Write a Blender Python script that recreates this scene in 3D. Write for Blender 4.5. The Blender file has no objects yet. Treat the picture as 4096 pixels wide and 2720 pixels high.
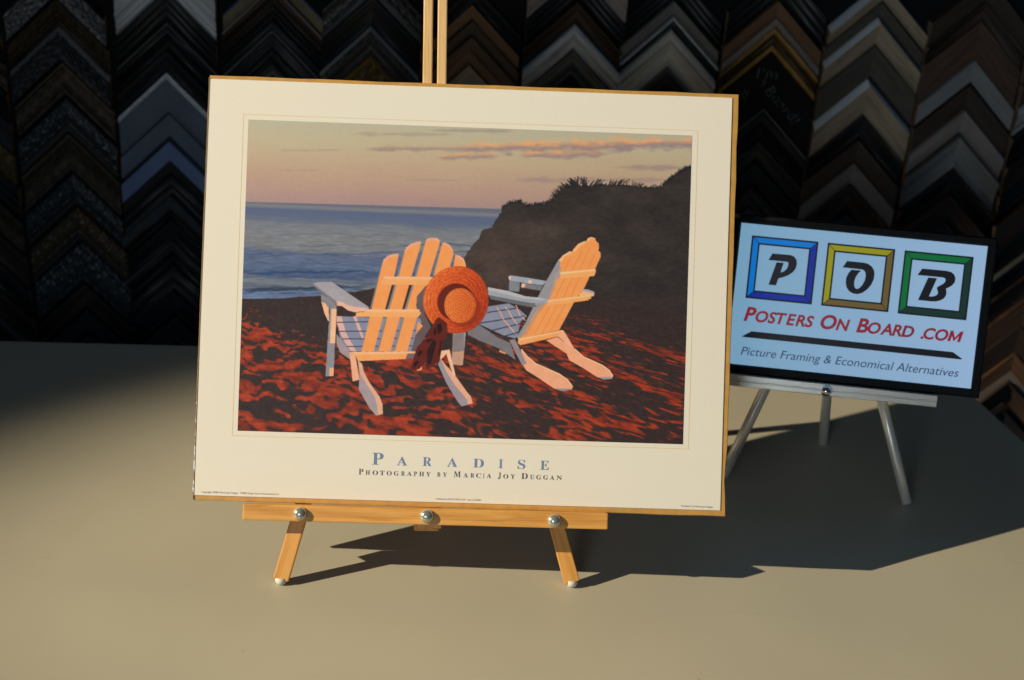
import bpy, bmesh, math, random
import numpy as np
from mathutils import Vector, Matrix

# ------------------------------------------------------------------ camera, world, lamps, exposure
SC = bpy.context.scene
COL = SC.collection

cam_data = bpy.data.cameras.new("camera")
cam = bpy.data.objects.new("camera", cam_data)
COL.objects.link(cam)
CAM_POS = Vector((0.0, 0.0, 0.92961))
right = Vector((0.99747, 0.02940, 0.06467))
down = Vector((0.07104, -0.41282, -0.90804))
fwd = Vector((0.0, 0.91034, -0.41387))
cam.matrix_world = Matrix(((right.x, -down.x, -fwd.x, CAM_POS.x),
                           (right.y, -down.y, -fwd.y, CAM_POS.y),
                           (right.z, -down.z, -fwd.z, CAM_POS.z),
                           (0, 0, 0, 1)))
cam_data.sensor_fit = 'HORIZONTAL'
cam_data.sensor_width = 36.0
cam_data.lens = 61.52
cam_data.clip_start = 0.05
cam_data.clip_end = 60
cam_data.dof.use_dof = True
cam_data.dof.focus_distance = 1.695
cam_data.dof.aperture_fstop = 6.3
SC.camera = cam

world = bpy.data.worlds.new("World")
SC.world = world
world.use_nodes = True
bg = world.node_tree.nodes["Background"]
bg.inputs[0].default_value = (0.36, 0.66, 1.0, 1)
bg.inputs[1].default_value = 0.048

# low warm sunlight falling through a window: a far, hard-edged beam
BEAM = Vector((0.84518, 0.31190, -0.43404))
spot_data = bpy.data.lights.new("window_sunbeam", 'SPOT')
spot = bpy.data.objects.new("window_sunbeam", spot_data)
COL.objects.link(spot)
BEAM_TARGET = Vector((-0.022, 1.505, 0.203))
spot.location = BEAM_TARGET - BEAM * 7.0
spot.rotation_euler = BEAM.to_track_quat('-Z', 'Y').to_euler()
spot_data.energy = 3320
spot_data.color = (1.0, 0.855, 0.605)
spot_data.spot_size = math.radians(9.7)
spot_data.spot_blend = 0.7
spot_data.shadow_soft_size = 0.028

# cool daylight of the shop window, behind the camera's left shoulder
fill_data = bpy.data.lights.new("shop_window", 'AREA')
fill = bpy.data.objects.new("shop_window", fill_data)
COL.objects.link(fill)
fill.location = (-0.65, -1.4, 0.98)
fill.rotation_euler = (Vector((0.40, 2.33, 0.62)) - fill.location).to_track_quat('-Z', 'Y').to_euler()
fill_data.shape = 'RECTANGLE'
fill_data.size = 0.7
fill_data.size_y = 0.6
fill_data.energy = 1.75
fill_data.color = (0.80, 0.92, 1.0)
fill_data.spread = math.radians(56)

SC.view_settings.view_transform = 'Standard'
SC.view_settings.look = 'None'
SC.view_settings.exposure = 0.0
SC.view_settings.gamma = 1.0
SC.view_settings.use_curve_mapping = False
SC.cycles.max_bounces = 8
SC.cycles.use_denoising = True

# ------------------------------------------------------------------ helpers
random.seed(7)
RNG = np.random.RandomState(11)


def lin(c):
    return tuple(((x / 255.0) / 12.92 if x / 255.0 <= 0.04045 else ((x / 255.0 + 0.055) / 1.055) ** 2.4) for x in c)


def link(ob, parent=None):
    COL.objects.link(ob)
    if parent is not None:
        ob.parent = parent
    return ob


def empty(name, loc=(0, 0, 0), rot=(0, 0, 0)):
    e = bpy.data.objects.new(name, None)
    e.empty_display_size = 0.02
    e.location = loc
    e.rotation_euler = rot
    COL.objects.link(e)
    return e


def tag(ob, label=None, category=None, group=None, kind=None):
    if label:
        ob["label"] = label
    if category:
        ob["category"] = category
    if group:
        ob["group"] = group
    if kind:
        ob["kind"] = kind
    return ob


def mesh_obj(name, verts, faces, mat, parent=None, smooth=False, uvs=None):
    me = bpy.data.meshes.new(name)
    me.from_pydata([tuple(v) for v in verts], [], faces)
    if uvs is not None:
        uvl = me.uv_layers.new(name="grain")
        for lp in me.loops:
            uvl.data[lp.index].uv = uvs[lp.vertex_index]
    for m in (mat if isinstance(mat, (list, tuple)) else [mat]):
        me.materials.append(m)
    if smooth:
        for p in me.polygons:
            p.use_smooth = True
    me.update()
    return link(bpy.data.objects.new(name, me), parent)


def bm_obj(name, bm, mat, parent=None, smooth=False, matrix=None):
    bmesh.ops.recalc_face_normals(bm, faces=bm.faces[:])
    me = bpy.data.meshes.new(name)
    bm.to_mesh(me)
    bm.free()
    me.materials.append(mat)
    if smooth:
        for p in me.polygons:
            p.use_smooth = True
    ob = link(bpy.data.objects.new(name, me), parent)
    if matrix is not None:
        ob.matrix_local = matrix
    return ob


def frame(o, u, v, w):
    """matrix whose local x,y,z axes are u,v,w"""
    return Matrix(((u[0], v[0], w[0], o[0]), (u[1], v[1], w[1], o[1]), (u[2], v[2], w[2], o[2]), (0, 0, 0, 1)))


def bar(name, size, mat, parent, matrix, bevel=0.0012, seg=2, jitter=0.0):
    """a bevelled bar of the given size, long axis = local x"""
    bm = bmesh.new()
    bmesh.ops.create_cube(bm, size=1.0)
    bmesh.ops.scale(bm, vec=size, verts=bm.verts)
    if bevel:
        bmesh.ops.bevel(bm, geom=bm.edges[:], offset=bevel, segments=seg, profile=0.6, affect='EDGES')
    if jitter:
        for vv in bm.verts:
            vv.co += Vector((random.uniform(-1, 1), random.uniform(-1, 1), random.uniform(-1, 1))) * jitter
    return bm_obj(name, bm, mat, parent, matrix=matrix)


def bar_between(name, a, b, width, thick, facing, mat, parent, bevel=0.0012, base=None):
    """bar from a to b; its wide side faces along 'facing'; returns the bar and its local matrix"""
    a, b, facing = Vector(a), Vector(b), Vector(facing)
    x = (b - a).normalized()
    z = (facing - x * facing.dot(x)).normalized()
    y = z.cross(x)
    mx = frame((a + b) / 2, x, y, z)
    if base is not None:
        mx = base @ mx
    return bar(name, ((b - a).length, width, thick), mat, parent, mx, bevel), mx


def lathe(name, prof, mat, parent, matrix, n=28):
    """profile [(radius, height)] turned round local z"""
    vs, fs = [], []
    for r, hh in prof:
        for k in range(n):
            a = 2 * math.pi * k / n
            vs.append((r * math.cos(a), r * math.sin(a), hh))
    for i in range(len(prof) - 1):
        for k in range(n):
            k2 = (k + 1) % n
            fs.append((i * n + k, i * n + k2, (i + 1) * n + k2, (i + 1) * n + k))
    fs.append(tuple(range((len(prof) - 1) * n, len(prof) * n)))
    fs.append(tuple(reversed(range(n))))
    ob = mesh_obj(name, vs, fs, mat, parent, smooth=True)
    ob.matrix_local = matrix
    return ob


def rod(name, a, b, r, mat, parent, n=24):
    a, b = Vector(a), Vector(b)
    z = (b - a).normalized()
    x = z.orthogonal().normalized()
    y = z.cross(x)
    L = (b - a).length
    return lathe(name, [(r * 0.9, 0), (r, 0.0006), (r, L - 0.0006), (r * 0.9, L)], mat, parent, frame(a, x, y, z), n)


# ------------------------------------------------------------------ materials
MATS = {}


def new_mat(name):
    m = bpy.data.materials.new(name)
    m.use_nodes = True
    nt = m.node_tree
    return m, nt, nt.nodes["Principled BSDF"]


def plain(name, col, rough=0.5, metal=0.0, spec=0.5, var=0.12, scale=60.0, bump=0.0, bscale=200.0, coord='Object', stretch=(1, 1, 1), coat=0.0):
    """colour with mottling and fine relief"""
    if name in MATS:
        return MATS[name]
    m, nt, b = new_mat(name)
    N, Lk = nt.nodes, nt.links
    tc = N.new("ShaderNodeTexCoord")
    mp = N.new("ShaderNodeMapping")
    mp.inputs["Scale"].default_value = stretch
    Lk.new(tc.outputs[coord], mp.inputs[0])
    no = N.new("ShaderNodeTexNoise")
    no.inputs["Scale"].default_value = scale
    no.inputs["Detail"].default_value = 5
    Lk.new(mp.outputs[0], no.inputs["Vector"])
    mr = N.new("ShaderNodeMapRange")
    mr.inputs["From Min"].default_value = 0.3
    mr.inputs["From Max"].default_value = 0.7
    mr.inputs["To Min"].default_value = 1 - var
    mr.inputs["To Max"].default_value = 1 + var
    Lk.new(no.outputs["Fac"], mr.inputs[0])
    mx = N.new("ShaderNodeVectorMath")
    mx.operation = 'SCALE'
    mx.inputs[0].default_value = col[:3]
    Lk.new(mr.outputs[0], mx.inputs["Scale"])
    Lk.new(mx.outputs[0], b.inputs["Base Color"])
    b.inputs["Roughness"].default_value = rough
    b.inputs["Metallic"].default_value = metal
    b.inputs["Specular IOR Level"].default_value = spec
    b.inputs["Coat Weight"].default_value = coat
    b.inputs["Coat Roughness"].default_value = 0.15
    if bump:
        n2 = N.new("ShaderNodeTexNoise")
        n2.inputs["Scale"].default_value = bscale
        n2.inputs["Detail"].default_value = 4
        Lk.new(mp.outputs[0], n2.inputs["Vector"])
        bp = N.new("ShaderNodeBump")
        bp.inputs["Strength"].default_value = bump
        bp.inputs["Distance"].default_value = 0.002
        Lk.new(n2.outputs["Fac"], bp.inputs["Height"])
        Lk.new(bp.outputs[0], b.inputs["Normal"])
    MATS[name] = m
    return m


def wood(name, dark, light, rough=0.5, coord='Object', stretch=(6, 90, 90), bump=0.25, streak=0.5, spec=0.4, knots=False):
    """grain running along the first axis of the coordinates"""
    if name in MATS:
        return MATS[name]
    m, nt, b = new_mat(name)
    N, Lk = nt.nodes, nt.links
    tc = N.new("ShaderNodeTexCoord")
    oi = N.new("ShaderNodeObjectInfo")
    sh = N.new("ShaderNodeVectorMath")
    sh.operation = 'SCALE'
    sh.inputs[0].default_value = (3.1, 1.7, 2.3)
    Lk.new(oi.outputs["Random"], sh.inputs["Scale"])
    ad = N.new("ShaderNodeVectorMath")
    Lk.new(tc.outputs[coord], ad.inputs[0])
    Lk.new(sh.outputs[0], ad.inputs[1])
    mp = N.new("ShaderNodeMapping")
    mp.inputs["Scale"].default_value = stretch
    Lk.new(ad.outputs[0], mp.inputs[0])
    no = N.new("ShaderNodeTexNoise")
    no.inputs["Scale"].default_value = 1.6
    no.inputs["Detail"].default_value = 6
    no.inputs["Roughness"].default_value = 0.6
    no.inputs["Distortion"].default_value = 0.5
    Lk.new(mp.outputs[0], no.inputs["Vector"])
    mp2 = N.new("ShaderNodeMapping")
    mp2.inputs["Scale"].default_value = (stretch[0] * 0.8, stretch[1] * 5, stretch[2] * 5)
    Lk.new(ad.outputs[0], mp2.inputs[0])
    n2 = N.new("ShaderNodeTexNoise")
    n2.inputs["Scale"].default_value = 2.0
    n2.inputs["Detail"].default_value = 3
    Lk.new(mp2.outputs[0], n2.inputs["Vector"])
    mixf = N.new("ShaderNodeMath")
    mixf.operation = 'MULTIPLY_ADD'
    Lk.new(n2.outputs["Fac"], mixf.inputs[0])
    mixf.inputs[1].default_value = streak
    Lk.new(no.outputs["Fac"], mixf.inputs[2])
    rp = N.new("ShaderNodeValToRGB")
    rp.color_ramp.elements[0].position = 0.42 + streak * 0.25
    rp.color_ramp.elements[0].color = (*dark, 1)
    rp.color_ramp.elements[1].position = 0.60 + streak * 0.45
    rp.color_ramp.elements[1].color = (*light, 1)
    Lk.new(mixf.outputs[0], rp.inputs[0])
    Lk.new(rp.outputs[0], b.inputs["Base Color"])
    b.inputs["Roughness"].default_value = rough
    b.inputs["Specular IOR Level"].default_value = spec
    bp = N.new("ShaderNodeBump")
    bp.inputs["Strength"].default_value = bump
    bp.inputs["Distance"].default_value = 0.0008
    Lk.new(mixf.outputs[0], bp.inputs["Height"])
    Lk.new(bp.outputs[0], b.inputs["Normal"])
    MATS[name] = m
    return m


def glow(name, srgb, strength=1.0):
    """a lit part of the display's picture"""
    if name in MATS:
        return MATS[name]
    m, nt, b = new_mat(name)
    c = lin(srgb)
    b.inputs["Base Color"].default_value = (0.02, 0.02, 0.02, 1)
    b.inputs["Roughness"].default_value = 0.35
    b.inputs["Specular IOR Level"].default_value = 0.25
    b.inputs["Emission Color"].default_value = (*c, 1)
    b.inputs["Emission Strength"].default_value = strength
    MATS[name] = m
    return m


# ------------------------------------------------------------------ the setting: wall and table
WALL_YAW = math.radians(3.0)
WALL_Y = 2.33
WE = Vector((math.cos(WALL_YAW), math.sin(WALL_YAW), 0))
WN = Vector((math.sin(WALL_YAW), -math.cos(WALL_YAW), 0))      # towards the room


def wall_point(x, z, out=0.0):
    return Vector((0, WALL_Y, 0)) + WE * x + WN * out + Vector((0, 0, z))


wall_mat = plain("black_wall_felt", (0.010, 0.010, 0.011), rough=0.9, spec=0.1, bump=0.2, bscale=500)
w_ob = bar("wall", (3.4, 0.05, 2.2), wall_mat, None, Matrix.Translation(wall_point(0, 0.15, -0.025)) @ Matrix.Rotation(WALL_YAW, 4, 'Z'), bevel=0)
tag(w_ob, kind="structure", label="black display wall behind the hanging frame corners")


def table_material():
    m, nt, b = new_mat("beige_laminate")
    N, Lk = nt.nodes, nt.links
    tc = N.new("ShaderNodeTexCoord")
    n1 = N.new("ShaderNodeTexNoise")
    n1.inputs["Scale"].default_value = 900
    n1.inputs["Detail"].default_value = 3
    n2 = N.new("ShaderNodeTexNoise")
    n2.inputs["Scale"].default_value = 5
    n2.inputs["Detail"].default_value = 6
    for n in (n1, n2):
        Lk.new(tc.outputs["Object"], n.inputs["Vector"])
    ma = N.new("ShaderNodeMath")
    ma.operation = 'MULTIPLY_ADD'
    Lk.new(n2.outputs["Fac"], ma.inputs[0])
    ma.inputs[1].default_value = 0.8
    Lk.new(n1.outputs["Fac"], ma.inputs[2])
    rp = N.new("ShaderNodeValToRGB")
    rp.color_ramp.elements[0].position = 0.55
    rp.color_ramp.elements[0].color = (0.420, 0.388, 0.304, 1)
    rp.color_ramp.elements[1].position = 1.25
    rp.color_ramp.elements[1].color = (0.478, 0.444, 0.350, 1)
    Lk.new(ma.outputs[0], rp.inputs[0])
    # a few thin scuffs
    mp = N.new("ShaderNodeMapping")
    mp.inputs["Rotation"].default_value = (0, 0, 0.5)
    mp.inputs["Scale"].default_value = (9, 60, 1)
    Lk.new(tc.outputs["Object"], mp.inputs[0])
    n3 = N.new("ShaderNodeTexNoise")
    n3.inputs["Scale"].default_value = 1.2
    n3.inputs["Detail"].default_value = 8
    Lk.new(mp.outputs[0], n3.inputs["Vector"])
    r3 = N.new("ShaderNodeMapRange")
    r3.inputs["From Min"].default_value = 0.25
    r3.inputs["From Max"].default_value = 0.33
    r3.inputs["To Min"].default_value = 0.95
    r3.inputs["To Max"].default_value = 1.0
    Lk.new(n3.outputs["Fac"], r3.inputs[0])
    sc = N.new("ShaderNodeVectorMath")
    sc.operation = 'SCALE'
    Lk.new(rp.outputs[0], sc.inputs[0])
    Lk.new(r3.outputs[0], sc.inputs["Scale"])
    vo = N.new("ShaderNodeTexVoronoi")
    vo.inputs["Scale"].default_value = 7.0
    Lk.new(tc.outputs["Object"], vo.inputs["Vector"])
    sp = N.new("ShaderNodeMapRange")
    sp.inputs["From Min"].default_value = 0.008
    sp.inputs["From Max"].default_value = 0.016
    sp.inputs["To Min"].default_value = 0.8
    sp.inputs["To Max"].default_value = 1.0
    Lk.new(vo.outputs["Distance"], sp.inputs[0])
    s2 = N.new("ShaderNodeVectorMath")
    s2.operation = 'SCALE'
    Lk.new(sc.outputs[0], s2.inputs[0])
    Lk.new(sp.outputs[0], s2.inputs["Scale"])
    Lk.new(s2.outputs[0], b.inputs["Base Color"])
    b.inputs["Roughness"].default_value = 0.42
    b.inputs["Specular IOR Level"].default_value = 0.35
    bp = N.new("ShaderNodeBump")
    bp.inputs["Strength"].default_value = 0.06
    bp.inputs["Distance"].default_value = 0.0006
    Lk.new(n1.outputs["Fac"], bp.inputs["Height"])
    Lk.new(bp.outputs[0], b.inputs["Normal"])
    return m


def table():
    # outline seen from above; the far right corner is rounded
    back_l, corner, front_r = Vector((-1.45, 1.846)), Vector((0.553, 2.066)), Vector((0.90, 0.93))
    out = [Vector((-1.45, 0.93)), front_r]
    d1 = (front_r - corner).normalized()
    d2 = (back_l - corner).normalized()
    p0, p2 = corner + d1 * 0.07, corner + d2 * 0.07
    for k in range(9):
        t = k / 8
        out.append(p0 * (1 - t) ** 2 + corner * 2 * t * (1 - t) + p2 * t * t)
    out.append(back_l)
    bm = bmesh.new()
    top = [bm.verts.new((p.x, p.y, 0)) for p in out]
    f = bm.faces.new(top)
    ex = bmesh.ops.extrude_face_region(bm, geom=[f])
    bmesh.ops.translate(bm, vec=(0, 0, -0.032), verts=[g for g in ex["geom"] if isinstance(g, bmesh.types.BMVert)])
    es = [e for e in bm.edges if all(abs(v.co.z) < 1e-6 for v in e.verts)]
    bmesh.ops.bevel(bm, geom=es, offset=0.003, segments=3, affect='EDGES')
    ob = bm_obj("tabletop", bm, table_material())
    tag(ob, kind="structure", label="beige laminate tabletop under both easels")


table()

# ------------------------------------------------------------------ frame corner samples on the wall
RAW = plain("raw_wood_end", (0.30, 0.20, 0.12), rough=0.8, spec=0.2, var=0.2, scale=150)


def M(key):
    if key in MATS:
        return MATS[key]
    U = dict(coord='UV')
    T = {
        'black': lambda: plain('black', (0.012, 0.012, 0.013), rough=0.42, spec=0.4, var=0.3, scale=40, **U),
        'black_matt': lambda: plain('black_matt', (0.010, 0.010, 0.010), rough=0.7, spec=0.25, var=0.2, **U),
        'charcoal': lambda: plain('charcoal', (0.035, 0.036, 0.038), rough=0.5, var=0.25, scale=60, bump=0.1, **U),
        'slate': lambda: plain('slate', (0.115, 0.135, 0.175), rough=0.28, spec=0.55, var=0.12, scale=25, **U),
        'sky_reflect_blue': lambda: plain('sky_reflect_blue', (0.20, 0.27, 0.44), rough=0.22, metal=0.35, var=0.1, scale=25, **U),  # blue of the reflected window sky put into the base colour
        'silver': lambda: plain('silver', (0.690, 0.720, 0.750), rough=0.34, metal=0.75, var=0.3, scale=300, bump=0.15, **U),
        'old_silver': lambda: plain('old_silver', (0.149, 0.154, 0.164), rough=0.34, metal=0.8, var=0.75, scale=230, bump=0.6, bscale=260, **U),
        'grey_silver': lambda: plain('grey_silver', (0.038, 0.041, 0.045), rough=0.36, metal=0.6, var=0.7, scale=170, bump=0.5, bscale=180, **U),
        'bronze': lambda: plain('bronze', (0.064, 0.043, 0.022), rough=0.42, metal=0.55, var=0.5, scale=120, bump=0.3, **U),
        'bronze_dull': lambda: plain('bronze_dull', (0.045, 0.033, 0.02), rough=0.5, metal=0.4, var=0.6, scale=90, bump=0.4, **U),
        'gold': lambda: plain('gold', (0.495, 0.285, 0.075), rough=0.42, metal=0.45, var=0.25, scale=80, bump=0.1, **U),
        'gold_dark': lambda: plain('gold_dark', (0.09, 0.06, 0.02), rough=0.45, metal=0.5, var=0.4, scale=80, **U),
        'white': lambda: plain('white', (0.840, 0.870, 0.890), rough=0.25, spec=0.7, var=0.06, scale=40, **U),
        'whitewash': lambda: wood('whitewash', (0.297, 0.304, 0.310), (0.648, 0.661, 0.675), rough=0.5, stretch=(10, 260, 1), coord='UV', streak=0.7),
        'olive': lambda: plain('olive', (0.147, 0.123, 0.077), rough=0.5, var=0.3, scale=70, **U),
        'brown': lambda: wood('brown', (0.020, 0.013, 0.010), (0.050, 0.032, 0.022), stretch=(12, 200, 1), coord='UV'),
        'red_brown': lambda: wood('red_brown', (0.034, 0.018, 0.012), (0.095, 0.050, 0.032), stretch=(12, 200, 1), coord='UV'),
        'chestnut': lambda: wood('chestnut', (0.078, 0.039, 0.021), (0.150, 0.079, 0.041), stretch=(12, 160, 1), coord='UV'),
        'tan': lambda: wood('tan', (0.153, 0.116, 0.081), (0.310, 0.246, 0.173), stretch=(10, 90, 1), coord='UV', bump=0.15),
        'taupe': lambda: wood('taupe', (0.132, 0.111, 0.101), (0.207, 0.179, 0.166), stretch=(12, 150, 1), coord='UV'),
        'taupe_dark': lambda: wood('taupe_dark', (0.036, 0.031, 0.027), (0.065, 0.058, 0.048), stretch=(12, 150, 1), coord='UV'),
        'grey_wood': lambda: wood('grey_wood', (0.100, 0.104, 0.104), (0.216, 0.216, 0.211), stretch=(8, 210, 1), coord='UV', streak=1.0),
        'grey_red': lambda: wood('grey_red', (0.135, 0.076, 0.059), (0.233, 0.203, 0.188), stretch=(8, 210, 1), coord='UV', streak=1.0),
        'driftwood': lambda: wood('driftwood', (0.270, 0.270, 0.270), (0.561, 0.586, 0.595), stretch=(10, 120, 1), coord='UV', streak=0.6),
        'warm_grey': lambda: plain('warm_grey', (0.473, 0.458, 0.420), rough=0.42, var=0.15, scale=30, stretch=(1, 6, 1), **U),
        'dark_grey': lambda: plain('dark_grey', (0.105, 0.105, 0.102), rough=0.45, var=0.15, scale=40, **U),
        'chalkboard': lambda: plain('chalkboard', (0.011, 0.011, 0.012), rough=0.85, spec=0.15, var=0.25, scale=30, **U),
        'grey_face': lambda: plain('grey_face', (0.238, 0.238, 0.241), rough=0.6, var=0.1, **U),
    }
    MATS[key] = T[key]()
    return MATS[key]


def prof(kind, d0, d1, n=21):
    out = []
    for k in range(n):
        t = k / (n - 1)
        if kind == 'flat':
            d = d0 + (d1 - d0) * t
        elif kind == 'cove':
            d = d1 + (d0 - d1) * (1 - t) ** 2.2
        elif kind == 'scoop':
            d = d0 + (d1 - d0) * t - 0.007 * math.sin(math.pi * t)
        elif kind == 'round':
            d = d0 + (d1 - d0) * t + 0.006 * math.sin(math.pi * t)
        elif kind == 'ogee':
            d = d0 + (d1 - d0) * t + 0.0045 * math.sin(2 * math.pi * t)
        elif kind == 'ridges':
            d = d0 + (d1 - d0) * t + 0.0018 * (1 if (k // 3) % 2 else -1)
        else:
            d = d0
        if kind in ('cove', 'scoop', 'round', 'ogee'):
            d += 0.0022 * (math.exp(-((t - 0.10) / 0.035) ** 2) + math.exp(-((t - 0.90) / 0.035) ** 2)) - 0.0014 * (math.exp(-((t - 0.19) / 0.03) ** 2) + math.exp(-((t - 0.80) / 0.03) ** 2))
        out.append((t, d))
    if kind == 'flat':
        out = [out[0], out[-1]]
    return out


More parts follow.
